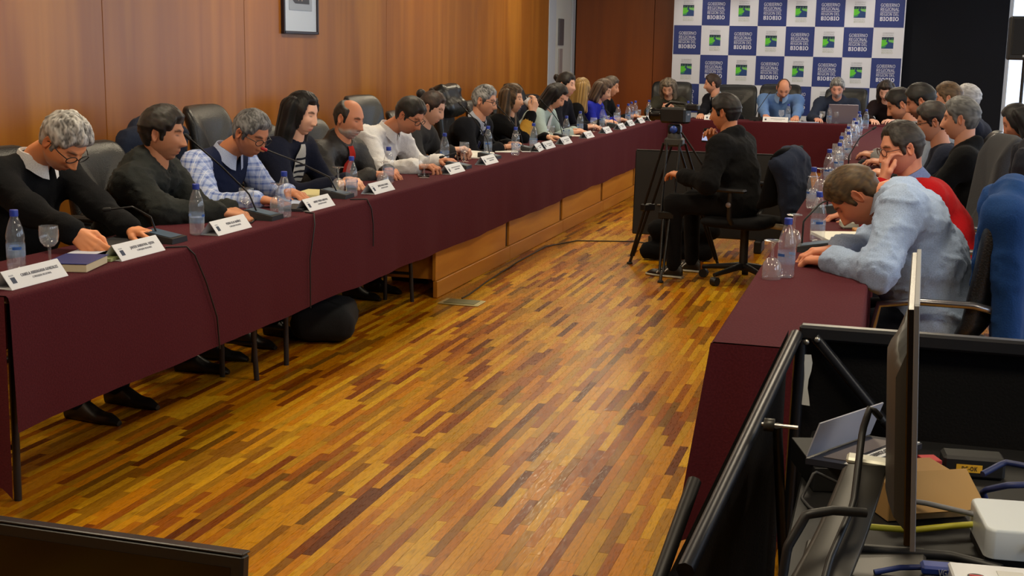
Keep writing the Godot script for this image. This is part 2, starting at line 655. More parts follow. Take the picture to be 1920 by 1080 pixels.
# a hand: wrist at the origin, fingers along +z, palm facing -y, thumb on side sd of x
func hand_mb(x: Transform3D, sd: float, curl: float, spread: float, cell: float, col: Color) -> MB:
	var bs := []
	var kn := [Vector3(0.030, 0.002, 0.088), Vector3(0.010, 0.005, 0.094), Vector3(-0.011, 0.003, 0.089), Vector3(-0.030, -0.001, 0.080)]
	var ln := [[0.043, 0.027, 0.021], [0.047, 0.031, 0.022], [0.043, 0.029, 0.021], [0.034, 0.021, 0.019]]
	bs.append(bone(Vector3(0.012, 0, -0.03), 0.025, Vector3(0.010, 0, 0.02), 0.021))
	bs.append(bone(Vector3(-0.012, 0, -0.03), 0.025, Vector3(-0.010, 0, 0.02), 0.020))
	for q in 4:
		var k: Vector3 = kn[q]
		k.x *= sd
		bs.append(bone(Vector3(k.x * 0.6, 0, 0.012), 0.017, k, 0.0125))
		var a := curl * (0.55 + 0.1 * q)
		var p := k
		for e in 3:
			var y := spread * (1.5 - q) * 0.12 * sd
			var d := Vector3(sin(y), -sin(a), cos(a) * cos(y)).normalized()
			var n: Vector3 = p + d * ln[q][e]
			bs.append(bone(p, 0.0105 - 0.0012 * e, n, 0.0095 - 0.0012 * e))
			p = n
			a += curl * (0.95 - 0.2 * e)
	var t0 := Vector3(sd * 0.024, -0.006, 0.018)
	var t1 := Vector3(sd * 0.046, -0.014, 0.048)
	var t2 := t1 + Vector3(sd * 0.006 * (1.0 - curl), -0.010 - 0.006 * curl, 0.030)
	var t3 := t2 + Vector3(-sd * 0.010 * curl, -0.006, 0.024)
	bs.append(bone(t0, 0.017, t1, 0.0135))
	bs.append(bone(t1, 0.0125, t2, 0.011))
	bs.append(bone(t2, 0.011, t3, 0.009))
	var n := net(bs, cell, 0.008)
	n.c.fill(col)
	var b := MB.new()
	b.add(n, x)
	return b

func frame_of(z: Vector3, y: Vector3, at: Vector3) -> Transform3D:
	var zz := z.normalized()
	var xx := y.cross(zz).normalized()
	return Transform3D(Basis(xx, zz.cross(xx), zz), at)

var legs_mesh := {}
func legs(spread: float) -> MB:
	if legs_mesh.has(spread): return legs_mesh[spread]
	var bs := []
	for sd in [-1.0, 1.0]:
		var h := Vector3(sd * 0.095, 0.54, 0.0)
		var kn := Vector3(sd * (0.13 + spread), 0.52, 0.42)
		var an := Vector3(sd * (0.13 + spread), 0.09, 0.40)
		bs.append(bone(h, 0.092, kn, 0.066))
		bs.append(bone(kn, 0.064, an, 0.052))
	bs.append(bone(Vector3(-0.08, 0.56, -0.01), 0.115, Vector3(0.08, 0.56, -0.01), 0.115))
	var b := net(bs, 0.022, 0.04, 0.004)
	legs_mesh[spread] = b
	return b

func shoe(b: MB, x: Transform3D) -> void:
	var rows := []
	for q in 13:
		var t := q / 12.0
		var z := lerpf(-0.075, 0.195, t)
		var w := 0.036 * pow(sin(PI * clampf(t * 0.86 + 0.09, 0.0, 1.0)), 0.45) * (0.9 + 0.25 * sin(t * 3.1 - 0.6))
		var h := lerpf(0.105, 0.05, smoothstep(0.25, 0.75, t)) * (1.0 - 0.55 * smoothstep(0.85, 1.0, t)) * smoothstep(-0.2, 0.12, t + 0.02)
		var row := []
		for s in 12:
			var a := TAU * s / 12.0
			var cy := sin(a)
			row.append(x * Vector3(cos(a) * w * (1.0 if cy < 0.2 else 0.85), maxf(0.0, h * 0.5 + h * 0.5 * cy), z))
		rows.append(row)
	b.grid(rows, true, true)

# d: see the list of people in _ready
func person(d: Dictionary) -> Node3D:
	var hip: Vector3 = d.hip
	var a: float = deg_to_rad(d.face)
	var fwd := Vector3(cos(a), 0, sin(a))
	var rgt := fwd.cross(Vector3.UP)
	var root := thing("person", d.label, "person", Vector3(hip.x, 0, hip.z), 0.0, d.get("group", ""))
	var o := Vector3(hip.x, 0, hip.z)
	var hc: Vector3 = d.head - o
	var cell: float = d.get("cell", 0.015)
	var near := cell < 0.014
	# head frame: yaw about up, then pitch down, then roll
	var ha := a + deg_to_rad(d.get("hy", 0.0))
	var hp := deg_to_rad(d.get("hp", 20.0))
	var hf := Vector3(cos(ha), 0, sin(ha))
	var hr := hf.cross(Vector3.UP)
	var hz := hf * cos(hp) - Vector3.UP * sin(hp)
	var hup := hf * sin(hp) + Vector3.UP * cos(hp)
	hup = hup.rotated(hz, deg_to_rad(d.get("hr", 0.0)))
	var hx := hup.cross(hz)
	var HX := Transform3D(Basis(hx, hup, hz), hc)
	# spine: the neck leaves the skull behind and below its centre, so that a bowed head sits ahead of it
	var bow := clampf(hp * 0.75, -0.3, 1.0)
	var nb := hc - (hf * sin(bow) + Vector3.UP * cos(bow)) * 0.165 - hf * 0.02
	if d.has("neck"): nb = d.neck - o
	var pel := Vector3(0, 0.56, 0)
	var w: float = d.get("w", 0.19)
	var fat: float = d.get("fat", 1.0)
	var tw := deg_to_rad(d.get("twist", 0.0))
	var sr := rgt.rotated(Vector3.UP, tw)
	var up := (nb - pel).normalized()
	var tf := sr.cross(up).normalized() * -1.0
	if tf.dot(fwd) < 0.0: tf = -tf
	var mid: Vector3 = pel.lerp(nb, 0.42) - tf * d.get("hunch", 0.035)
	var che: Vector3 = pel.lerp(nb, 0.74) - tf * d.get("hunch", 0.035) * 0.8
	var torso := []
	torso.append(bone(pel - rgt * 0.075, 0.118 * fat, pel + rgt * 0.075, 0.118 * fat))
	torso.append(bone(mid - rgt * 0.07 + tf * 0.02 * fat, 0.112 * fat, mid + rgt * 0.07 + tf * 0.02 * fat, 0.112 * fat))
	if fat > 1.05: torso.append(bone(mid + tf * 0.06 * fat - up * 0.03, 0.12 * fat, mid + tf * 0.05 + up * 0.06, 0.10 * fat))
	torso.append(bone(pel, 0.12 * fat, mid, 0.12 * fat))
	torso.append(bone(che - sr * w * 0.42, 0.108, che + sr * w * 0.42, 0.108))
	torso.append(bone(mid, 0.12, che, 0.115))
	if d.get("bust", 0.0) > 0.0:
		for sd in [-1.0, 1.0]:
			torso.append(bone(che + sr * 0.07 * sd + tf * 0.075 - up * 0.05, 0.062, che + sr * 0.06 * sd + tf * 0.05, 0.06))
	var sh := {}
	for sd in [-1.0, 1.0]:
		var s: Vector3 = nb + sr * w * 0.88 * sd - up * 0.058 - tf * 0.01 + Vector3.UP * (d.get("shrug", 0.0))
		sh[sd] = s
		torso.append(bone(nb - up * 0.022 + sr * 0.025 * sd, 0.060, s, 0.066))
		torso.append(bone(che + sr * w * 0.4 * sd, 0.09, s - up * 0.03, 0.07))
	var arms := []
	var wr := {}
	var el := {}
	var puff: float = d.get("puff", 1.12)
	var hands: Array = d.hands
	for q in 2:
		var sd := -1.0 if q == 0 else 1.0
		var s: Vector3 = sh[sd]
		var h: Vector3 = hands[q] - o
		var l1 := 0.295
		var l2 := 0.265
		var dd := h - s
		var dist := clampf(dd.length(), 0.12, (l1 + l2) * 0.995)
		h = s + dd.normalized() * dist
		var hint: Vector3 = sr * sd * d.get("elbow", 0.7) - Vector3.UP * 0.8 - fwd * 0.25
		if d.has("hints"): hint = d.hints[q]
		var ax := dd.normalized()
		hint = (hint - ax * hint.dot(ax)).normalized()
		var cosv := (l1 * l1 + dist * dist - l2 * l2) / (2.0 * l1 * dist)
		var e := s + ax * l1 * cosv + hint * l1 * sqrt(maxf(0.0, 1.0 - cosv * cosv))
		if _over_table(e + o): e.y = maxf(e.y, TT + 0.045)
		el[sd] = e
		wr[sd] = h
		arms.append(bone(s, 0.066 * puff, e, 0.05 * puff))
		var we: Vector3 = h + (e - h).normalized() * 0.02
		arms.append(bone(e, 0.05 * puff, we, 0.036 * puff))
		arms.append(bone(we, 0.039 * sqrt(puff), we + (e - h).normalized() * 0.05, 0.039 * sqrt(puff)))
	var kk := 0.05
	var amp: float = d.get("fold", 0.0045)
	var collar := []
	if d.has("collar_r"):
		var cr: float = d.collar_r
		for q in 10:
			var t0 := -2.55 + 5.1 * q / 10.0
			var t1 := -2.55 + 5.1 * (q + 1) / 10.0
			var pts := []
			for t in [t0, t1]:
				pts.append(nb + up * 0.012 + (-tf * cos(t) + sr * sin(t)) * (0.072 + cr * 0.4) + up * 0.02 * cos(t) - up * 0.012 * (1.0 - cos(t)))
			collar.append(bone(pts[0], cr, pts[1], cr))
	if d.has("hood"):
		collar.append(bone(nb - tf * 0.085 - sr * 0.07 - up * 0.03, 0.048, nb - tf * 0.085 + sr * 0.07 - up * 0.03, 0.048))
		collar.append(bone(nb - tf * 0.10 - up * 0.10 - sr * 0.04, 0.045, nb - tf * 0.10 - up * 0.10 + sr * 0.04, 0.045))
	var all := torso + arms + collar
	var mtop: Material = d.top
	if d.has("sleeve"):
		part(d.get("top_name", "vest"), net(torso + collar, cell, kk, amp), mtop, root)
		var ab := []
		for q in arms: ab.append(q)
		for sd in [-1.0, 1.0]: ab.append(bone(sh[sd] - sr * sd * 0.05, 0.066, sh[sd], 0.07))
		part("shirt_sleeves", net(ab, cell * 0.85, 0.035, amp * 1.3, 12.0), d.sleeve, root)
	else:
		part(d.get("top_name", "jacket"), net(all, cell, kk, amp), mtop, root)
	if d.has("fore"):
		var fw := (wr[1.0] - el[1.0]) as Vector3
		part("rolled_sleeve", net([bone(el[1.0] + fw * 0.02, 0.058 * puff, el[1.0] + fw * 0.8, 0.045 * puff)], 0.012, 0.02, 0.006), d.fore, root)
	# head, neck, hands and the limbs under the clothes: one skin mesh
	var nu := 72 if near else (48 if cell < 0.018 else 36)
	var nv := 56 if near else (36 if cell < 0.018 else 28)
	var b := head_mb(d, HX, nu, nv)
	var sk: Color = d.skin.srgb_to_linear()
	b.col = sk
	var base := HX * Vector3(0, -0.055, -0.022)
	b.tube([nb - up * 0.06 - tf * 0.005, nb.lerp(base, 0.35), nb.lerp(base, 0.75), base + (base - nb) * 0.25], [0.07, 0.058, 0.056, 0.058], 16)
	b.tube([nb - up * 0.05, che, mid, pel], [0.06, 0.08, 0.08, 0.08], 8)
	var hcell := 0.0042 if near else 0.0065
	var curls: Array = d.get("curl", [0.45, 0.45])
	for q in 2:
		var sd := -1.0 if q == 0 else 1.0
		var e: Vector3 = el[sd]
		var h: Vector3 = wr[sd]
		b.tube([sh[sd], e, h], [0.04, 0.035, 0.026], 8)
		var fd := (h - e).normalized()
		if d.has("fingers"): fd = d.fingers[q].normalized()
		elif absf(h.y - TT) < 0.1:
			fd.y = clampf(fd.y, -0.12, 0.1)
			fd = fd.normalized()
		var palm_up := Vector3.UP
		if d.has("palms"): palm_up = d.palms[q]
		b.add(hand_mb(frame_of(fd, palm_up, h + fd * 0.012), sd, curls[q], 0.6, hcell, sk))
	b.tinted = true
	var skinm := mat(Color.WHITE, 0.5, 0.0, 0.4)
	if not mats.has("skin"):
		var sm := StandardMaterial3D.new()
		sm.roughness = 0.5
		sm.metallic_specular = 0.4
		sm.vertex_color_use_as_albedo = true
		sm.normal_enabled = true
		sm.normal_texture = t_leather
		sm.normal_scale = 0.12
		sm.uv1_triplanar = true
		sm.uv1_scale = Vector3.ONE * 22.0
		mats["skin"] = sm
		var hm := StandardMaterial3D.new()
		hm.roughness = 0.55
		hm.metallic_specular = 0.4
		hm.vertex_color_use_as_albedo = true
		hm.rim_enabled = true
		hm.rim = 0.2
		mats["hairm"] = hm
	skinm = mats["skin"]
	part("body", b, skinm, root)
	if d.get("hair", "short") != "none":
		part("hair", hair_mb(d, HX, nu, nv), mats["hairm"], root)
	# clothes on the chest
	var fr := Transform3D(Basis(sr, up, sr.cross(up)), che)
	if fr.basis.z.dot(fwd) < 0.0: fr = Transform3D(Basis(-sr, up, -sr.cross(up)), che)
	var top_y := 0.155
	for pz in d.get("patches", []):
		part(pz[0], patch(all, kk, fr, pz[1], pz[2] + amp * 1.3), pz[3], root)
	if d.has("lapels"):
		for sd in [-1.0, 1.0]:
			part("lapel", patch(all, kk, fr, [[0.17, 0.045 * sd, 0.075 * sd], [0.09, 0.045 * sd, 0.10 * sd], [0.06, 0.045 * sd, 0.085 * sd], [-0.06, 0.032 * sd, 0.070 * sd], [-0.2, 0.008 * sd, 0.02 * sd]], 0.012 + amp * 1.3, 5), d.top, root)
	if d.has("collar"):
		# turned-down shirt collar: a band round the neck with two points in front
		var rows := []
		for q in 21:
			var t := PI * (float(q) / 10.0 - 1.0) * 0.93
			var dir := (-tf * cos(t) + sr * sin(t))
			var tip := smoothstep(0.55, 0.93, absf(t) / PI)
			var c0 := nb + (base - nb) * 0.22
			var r0 := 0.062
			var dn := up * (-0.030 - 0.035 * tip)
			rows.append([c0 + dir * r0 - up * 0.01, c0 + dir * (r0 + 0.004) + up * 0.026 - up * 0.02 * tip, c0 + dir * (r0 + 0.012) + up * 0.024 - up * 0.02 * tip, c0 + dir * (r0 + 0.026 + 0.014 * tip) + dn])
		var cb := MB.new()
		cb.grid(rows, false, false, true)
		part("collar", cb, d.collar, root)
	# glasses
	if d.has("glasses"):
		var gm: Material = d.glasses
		var gb := MB.new()
		for sd in [-1.0, 1.0]:
			var ring := []
			for q in 15:
				var t := TAU * q / 14.0
				ring.append(HX * Vector3(sd * 0.033 + cos(t) * 0.026, 0.012 + sin(t) * 0.019 * (1.0 if sin(t) < 0 else 0.85), 0.103 - 0.006 * absf(cos(t) + sd) * 0.5))
			gb.tube(ring, 0.0022, 5, false)
			gb.tube([HX * Vector3(sd * 0.059, 0.016, 0.096), HX * Vector3(sd * 0.076, 0.016, 0.06), HX * Vector3(sd * 0.081, 0.014, 0.0), HX * Vector3(sd * 0.078, -0.004, -0.018)], 0.0022, 5)
		gb.tube([HX * Vector3(-0.008, 0.016, 0.106), HX * Vector3(0.008, 0.016, 0.106)], 0.002, 5)
		part("glasses", gb, gm, root)
	# trousers and shoes
	var LX := frame_of(fwd, Vector3.UP, Vector3.ZERO)
	if d.has("leg_bones"):
		pass
	else:
		var lb := MB.new()
		lb.add(legs(d.get("knees", 0.0)), LX)
		part("trousers", lb, d.get("trousers", cloth(S(24, 25, 32))), root)
		for sd in [-1.0, 1.0]:
			var sb := MB.new()
			shoe(sb, LX * Transform3D(Basis.IDENTITY, Vector3(sd * (0.13 + d.get("knees", 0.0)), 0, 0.41)))
			part("shoe", sb, mat(S(20, 18, 18), 0.4), root)
	return root

# where the tables stand: arms are kept above the cloth there
func _over_table(p: Vector3) -> bool:
	return (p.x > -3.12 and p.x < -2.64) or (p.x > -0.46 and p.x < -0.04) or (p.z > -16.06 and p.z < -15.6)

const L_WHO := ["grey-haired man in the black sweater", "young man in the dark parka", "man in the navy vest", "woman in the navy blazer", "bearded man in the leather jacket", "man in the white shirt", "woman in the charcoal jacket", "man in the dark suit", "woman with the white cup", "woman in the mint jacket", "person behind the mint jacket", "blonde woman", "woman in the bright blue jacket", "man at the far end of the row"]
const B_WHO := ["woman in the red top", "man in the black suit", "man in the light blue shirt", "grey-bearded man with the laptop", "dark-haired woman at the corner"]

# ---------------------------------------------------------------- the place
func _ready() -> void:
	rng.seed = 4711
	noise.seed = 11
	noise.frequency = 0.02
	view_and_light()
	base_textures()
	room()
	tables()
	chairs()
	people()
	on_the_tables()
	operator_and_camera()
	equipment_corner()

func panel_light(called: String, label: String, at: Vector3, size: Vector2, energy: float, col: Color, glow: float) -> void:
	# a ceiling fitting: tray, glowing diffuser, and the light it gives
	var o := thing(called, label, "light", at, 0.0, "ceiling light panels")
	var b := MB.new()
	b.box(Vector3(size.x + 0.06, 0.05, size.y + 0.06), xf(Vector3(0, 0.0, 0)), 0.004)
	part("frame", b, mat(S(215, 215, 212), 0.5), o)
	var g := MB.new()
	g.box(Vector3(size.x, 0.01, size.y), xf(Vector3(0, -0.028, 0)), 0.0)
	var m := StandardMaterial3D.new()
	m.albedo_color = Color(0.8, 0.8, 0.8)
	m.emission_enabled = true
	m.emission = col
	m.emission_energy_multiplier = glow
	part("diffuser", g, m, o)
	var l := AreaLight3D.new()
	l.name = "light"
	l.area_size = size
	l.light_energy = energy
	l.light_color = col
	l.shadow_enabled = true
	l.area_range = 30.0
	o.add_child(l)
	l.position = Vector3(0, -0.045, 0)
	l.rotation = Vector3(-PI / 2, 0, 0)

func view_and_light() -> void:
	var cam := Camera3D.new()
	cam.name = "camera"
	var P := deg_to_rad(10.55)
	var Y := deg_to_rad(16.37)
	var R := deg_to_rad(1.03)
	var fw := Vector3(-sin(Y) * cos(P), -sin(P), -cos(Y) * cos(P))
	var rt := Vector3(cos(Y), 0, -sin(Y))
	var up := rt.cross(fw)
	cam.transform = Transform3D(Basis(rt * cos(R) + up * sin(R), up * cos(R) - rt * sin(R), -fw), Vector3(0, 1.55, 0))
	cam.fov = rad_to_deg(2.0 * atan(540.0 / 2400.0))
	cam.near = 0.05
	cam.far = 100.0
	add_child(cam)
	cam.current = true
	var we := WorldEnvironment.new()
	we.name = "environment"
	var e := Environment.new()
	e.background_mode = Environment.BG_SKY
	var sk := Sky.new()
	var ps := ProceduralSkyMaterial.new()
	ps.sky_top_color = S(150, 175, 215)
	ps.sky_horizon_color = S(215, 222, 232)
	ps.ground_bottom_color = S(90, 88, 84)
	ps.ground_horizon_color = S(150, 150, 150)
	ps.sun_angle_max = 0.0
	sk.sky_material = ps
	e.sky = sk
	e.tonemap_mode = Environment.TONE_MAPPER_LINEAR
	e.tonemap_exposure = 0.73
	e.sdfgi_enabled = true
	e.ssao_enabled = true
	e.ssil_enabled = true
	we.environment = e
	add_child(we)

func base_textures() -> void:
	t_cloth = noise_tex(0.09, [Color(0.80, 0.80, 0.80), Color(1, 1, 1)], 256, false, 3)
	t_cloth_n = noise_tex(0.06, [], 256, true, 5)
	t_leather = noise_tex(0.11, [], 256, true, 8, FastNoiseLite.TYPE_CELLULAR, 2)

func veneer(c: Array, sc: Vector3, sd: int, rough := 0.42) -> StandardMaterial3D:
	var m := StandardMaterial3D.new()
	m.albedo_texture = noise_tex(0.012, c, 512, false, sd, FastNoiseLite.TYPE_SIMPLEX_SMOOTH, 5)
	m.uv1_triplanar = true
	m.uv1_world_triplanar = true
	m.uv1_scale = sc
	m.roughness = rough
	m.metallic_specular = 0.5
	return m

func room() -> void:
	var white := mat(S(212, 212, 208), 0.85)
	# floor: a slab with narrow parquet strips laid on it, running along the tables
	var b := MB.new()
	b.box(Vector3(9.2, 0.2, 22.6), xf(Vector3(0, -0.112, -7.6)), 0.0)
	var fl := struct("floor", b, mat(S(70, 42, 14), 0.6))
	var tones := [S(197, 137, 16), S(185, 124, 14), S(202, 149, 24), S(171, 104, 12), S(149, 82, 10), S(124, 63, 9), S(99, 49, 9), S(178, 131, 21), S(161, 112, 19), S(204, 155, 28), S(139, 90, 15), S(191, 122, 12), S(117, 78, 15)]
	var wts := [12, 12, 10, 11, 9, 6, 3, 9, 8, 6, 5, 10, 3]
	var bag := []
	for k in tones.size():
		for q in wts[k]: bag.append(k)
	var grain := noise_tex(0.02, [Color(0.72, 0.70, 0.68), Color(1, 1, 1), Color(0.86, 0.84, 0.80)], 512, false, 21)
	var wear := noise_tex(0.03, [Color(0.18, 0.18, 0.18), Color(0.34, 0.34, 0.34), Color(0.5, 0.5, 0.5)], 512, false, 33)
	var pm := []
	for k in tones.size():
		var m := StandardMaterial3D.new()
		m.albedo_color = tones[k]
		m.albedo_texture = grain
		m.uv1_triplanar = true
		m.uv1_world_triplanar = true
		m.uv1_scale = Vector3(9.0, 9.0, 0.9)
		m.roughness = 1.0
		m.roughness_texture = wear
		m.metallic_specular = 0.3
		pm.append(m)
	var shapes := {}
	var W := 0.0335
	var rest := MB.new()
	rest.tinted = true
	var near := []
	var x := -4.45
	while x < 2.0:
		var z := 0.6 - rng.randf() * 0.36
		while z > -18.2:
			var n := 3 + rng.randi() % 3
			var len := 0.34 + (0.03 if n == 4 else 0.0) + (0.06 if n == 5 else 0.0)
			var ti: int = bag[rng.randi() % bag.size()]
			var c := Vector3(x + W / 2, -0.006 + rng.randf() * 0.0006, z - len / 2)
			if z > -5.35 and z < -2.9 and x > -2.9 and x < -0.55 and in_view(c): near.append([c, len, ti])
			else:
				rest.col = tones[ti].srgb_to_linear()
				var i0 := rest.i.size()
				var h := Vector3(W / 2 - 0.0003, 0.006, len / 2 - 0.0004)
				var t := c + Vector3(0, 0.006, 0)
				rest.quad(t + Vector3(-h.x, 0, -h.z), t + Vector3(h.x, 0, -h.z), t + Vector3(h.x, 0, h.z), t + Vector3(-h.x, 0, h.z))
				var dn := Vector3(0, -0.008, 0)
				var q := [t + Vector3(-h.x, 0, -h.z), t + Vector3(h.x, 0, -h.z), t + Vector3(h.x, 0, h.z), t + Vector3(-h.x, 0, h.z)]
				for e in 4: rest.quad(q[e], q[e] + dn, q[(e + 1) % 4] + dn, q[(e + 1) % 4])
				rest.fixc(i0, c)
			z -= len
		x += W
	# the 300 strips that show largest are pieces of their own
	near.sort_custom(func(p, q): return p[0].z > q[0].z)
	for k in near.size():
		var p: Array = near[k]
		if k < 300:
			var key := "%.2f %d" % [p[1], p[2]]
			if not shapes.has(key):
				var s := MB.new()
				s.box(Vector3(W - 0.0006, 0.012, p[1] - 0.0008), Transform3D.IDENTITY, 0.0)
				shapes[key] = s.mesh(pm[p[2]])
			put("parquet_strip", shapes[key], fl).position = p[0]
		else:
			rest.col = tones[p[2]].srgb_to_linear()
			rest.box(Vector3(W - 0.0006, 0.012, p[1] - 0.0008), xf(p[0]), 0.0)
	var rm := StandardMaterial3D.new()
	rm.vertex_color_use_as_albedo = true
	rm.albedo_texture = grain
	rm.uv1_triplanar = true
	rm.uv1_world_triplanar = true
	rm.uv1_scale = Vector3(9.0, 9.0, 0.9)
	rm.roughness = 1.0
	rm.roughness_texture = wear
	rm.metallic_specular = 0.3
	var ro := part("parquet_field", rest, rm, fl)
	ro.set_meta("kind", "stuff")
	# ceiling
	b = MB.new()
	b.box(Vector3(9.2, 0.2, 22.6), xf(Vector3(0, 3.2, -7.6)), 0.0)
	struct("ceiling", b, mat(S(168, 162, 152), 0.85))
	var k := 0
	for zz in [-1.5, -5.0, -8.5, -12.0, -15.0]:
		for xx in [-3.2, -0.2, 2.6]:
			panel_light("ceiling_light_panel", "flat square ceiling light panel above the tables", Vector3(xx, 3.075, zz), Vector2(0.6, 0.6), LP * (1.0 if xx < -1.0 else 0.92), Color(1.0, 0.93, 0.80), 5.0)
			k += 1
	# left wall: wide veneer panels with dark joints
	b = MB.new()
	b.box(Vector3(0.2, 3.2, 22.6), xf(Vector3(-4.63, 1.55, -7.6)), 0.0)
	var lw := struct("wall_left", b, mat(S(40, 22, 10), 0.8))
	var vm := veneer([S(120, 68, 14), S(160, 100, 30), S(142, 84, 22), S(172, 112, 36), S(130, 76, 18)], Vector3(0.22, 0.016, 0.22), 41, 0.36)
	var joints := [3.4, 0.5, -2.4, -5.0, -6.68, -8.41, -11.1, -13.76, -16.83]
	for q in joints.size() - 1:
		var z0: float = joints[q]
		var z1: float = joints[q + 1]
		var pb := MB.new()
		pb.box(Vector3(0.03, 3.1, z0 - z1 - 0.006), xf(Vector3(-4.515, 1.55, (z0 + z1) / 2)), 0.002)
		part("veneer_panel", pb, vm, lw)
	# grey door and its pale frame at the end of the left wall
	b = MB.new()
	b.box(Vector3(0.03, 3.1, 0.36), xf(Vector3(-4.51, 1.55, -17.02)), 0.004)
	b.box(Vector3(0.03, 3.1, 0.16), xf(Vector3(-4.51, 1.55, -18.22)), 0.004)
	struct("trim_1", b, mat(S(188, 196, 204), 0.45))
	b = MB.new()
	b.box(Vector3(0.04, 2.6, 0.90), xf(Vector3(-4.53, 1.3, -17.67)), 0.004)
	b.box(Vector3(0.04, 0.5, 0.90), xf(Vector3(-4.53, 2.86, -17.67)), 0.004)
	var dr := struct("door_1", b, mat(S(206, 208, 200), 0.5))
	b = MB.new()
	b.box(Vector3(0.02, 0.36, 0.26), xf(Vector3(-4.50, 1.80, -17.5)), 0.003)
	part("notice_plate", b, mat(S(86, 84, 88), 0.5), dr)
	b = MB.new()
	b.box(Vector3(0.015, 0.55, 0.18), xf(Vector3(-4.50, 1.30, -17.5)), 0.003)
	part("push_plate", b, mat(S(150, 142, 140), 0.4), dr)
	# back wall: dark red veneer behind the banner, black partition right of it, window beyond
	b = MB.new()
	b.box(Vector3(4.6, 3.2, 0.2), xf(Vector3(-2.2, 1.55, -18.43)), 0.0)
	var bw := struct("wall_back", b, mat(S(40, 20, 10), 0.8))
	var vb := veneer([S(104, 48, 8), S(140, 70, 12), S(122, 58, 10), S(150, 78, 16)], Vector3(0.22, 0.016, 0.22), 43, 0.4)
	for q in [[-4.48, -3.35], [-3.344, -2.2], [-2.194, -1.05], [-1.044, 0.1]]:
		var pb := MB.new()
		pb.box(Vector3(q[1] - q[0], 3.1, 0.03), xf(Vector3((q[0] + q[1]) / 2, 1.55, -18.315)), 0.002)
		part("veneer_panel", pb, vb, bw)
	b = MB.new()
	b.box(Vector3(1.36, 3.1, 0.12), xf(Vector3(0.66, 1.55, -18.2)), 0.004)
	struct("wall_partition", b, cloth(S(26, 28, 34), 0.8, 0.0))
	b = MB.new()
	b.box(Vector3(3.3, 0.45, 0.2), xf(Vector3(2.95, 0.175, -18.43)), 0.0)
	b.box(Vector3(3.3, 0.4, 0.2), xf(Vector3(2.95, 2.95, -18.43)), 0.0)
	b.box(Vector3(0.4, 2.4, 0.2), xf(Vector3(4.4, 1.6, -18.43)), 0.0)
	struct("wall_back_right", b, white)
	window("window_1", Vector3(2.77, 1.575, -18.40), 0.0, 2.86, 2.35, WB * 0.8)
	# right wall with a row of windows
	b = MB.new()
	b.box(Vector3(0.2, 0.85, 22.6), xf(Vector3(4.6, 0.425, -7.6)), 0.0)
	b.box(Vector3(0.2, 0.45, 22.6), xf(Vector3(4.6, 2.925, -7.6)), 0.0)
	var zs := [-0.6, -4.6, -8.6, -12.6, -16.2]
	var last := 3.7
	for q in zs.size():
		var z0: float = zs[q] + 1.5
		b.box(Vector3(0.2, 1.9, last - z0), xf(Vector3(4.6, 1.775, (last + z0) / 2)), 0.0)
		last = zs[q] - 1.5
	b.box(Vector3(0.2, 1.9, last + 18.9), xf(Vector3(4.6, 1.775, (last - 18.9) / 2)), 0.0)
	struct("wall_right", b, mat(S(150, 138, 120), 0.85))
	for q in zs.size(): window("window_%d" % (q + 2), Vector3(4.58, 1.775, zs[q]), -PI / 2, 3.0, 1.86, WR)
	b = MB.new()
	b.box(Vector3(9.4, 3.2, 0.2), xf(Vector3(0, 1.55, 3.8)), 0.0)
	struct("wall_front", b, mat(S(130, 104, 76), 0.85))
	# framed portrait on the left wall
	var o := thing("picture_frame", "dark framed photograph hanging on the wood-panelled wall", "picture", Vector3(-4.50, 1.65, -9.29))
	b = MB.new()
	for s in [-1.0, 1.0]:
		b.box(Vector3(0.03, 0.74, 0.022), xf(Vector3(0.015, 0.36, s * 0.295)), 0.003)
		b.box(Vector3(0.03, 0.022, 0.61), xf(Vector3(0.015, 0.36 + s * 0.36, 0)), 0.003)
	part("frame", b, mat(S(34, 26, 34), 0.4), o)
	b = MB.new()
	b.box(Vector3(0.012, 0.71, 0.58), xf(Vector3(0.010, 0.36, 0)), 0.0)
	part("mount", b, mat(S(188, 198, 212), 0.35), o)
	b = MB.new()
	b.box(Vector3(0.004, 0.50, 0.40), xf(Vector3(0.018, 0.42, 0)), 0.0)
	part("photograph", b, mat(S(150, 158, 170), 0.35), o)
	b = MB.new()
	b.quad(Vector3(0.0215, 0.24, 0.14), Vector3(0.0215, 0.44, 0.15), Vector3(0.0215, 0.44, -0.13), Vector3(0.0215, 0.225, -0.15))
	b.quad(Vector3(0.0215, 0.24, 0.14), Vector3(0.0215, 0.225, -0.15), Vector3(0.0215, 0.22, -0.15), Vector3(0.0215, 0.22, 0.10))
	part("dark_suit", b, mat(S(42, 38, 42), 0.4), o)
	b = MB.new()
	b.quad(Vector3(0.022, 0.24, -0.01), Vector3(0.022, 0.44, -0.04), Vector3(0.022, 0.44, -0.055), Vector3(0.022, 0.24, -0.025))
	b.quad(Vector3(0.022, 0.24, 0.045), Vector3(0.022, 0.44, 0.03), Vector3(0.022, 0.44, 0.02), Vector3(0.022, 0.24, 0.035))
	part("sash", b, mat(S(170, 150, 130), 0.4), o)
	banner()
	for q in 4:
		var so := thing("ceiling_spotlight", "small white ceiling spotlight aimed at the backdrop", "light", Vector3(-2.6 + q * 0.76, 3.06, -17.15), 0.0, "spotlights over the backdrop")
		b = MB.new()
		b.lathe([[0.0, 0.0], [0.05, 0.0], [0.055, 0.10], [0.03, 0.11]], 16, xf(Vector3(0, -0.06, 0), 0.0, 0.4))
		part("can", b, white, so)
		b = MB.new()
		b.lathe([[0.0, 0.0], [0.042, 0.0], [0.042, 0.004], [0.0, 0.004]], 16, xf(Vector3(0, -0.063, 0), 0.0, 0.4))
		var sm := StandardMaterial3D.new()
		sm.emission_enabled = true
		sm.emission = Color(1.0, 0.95, 0.86)
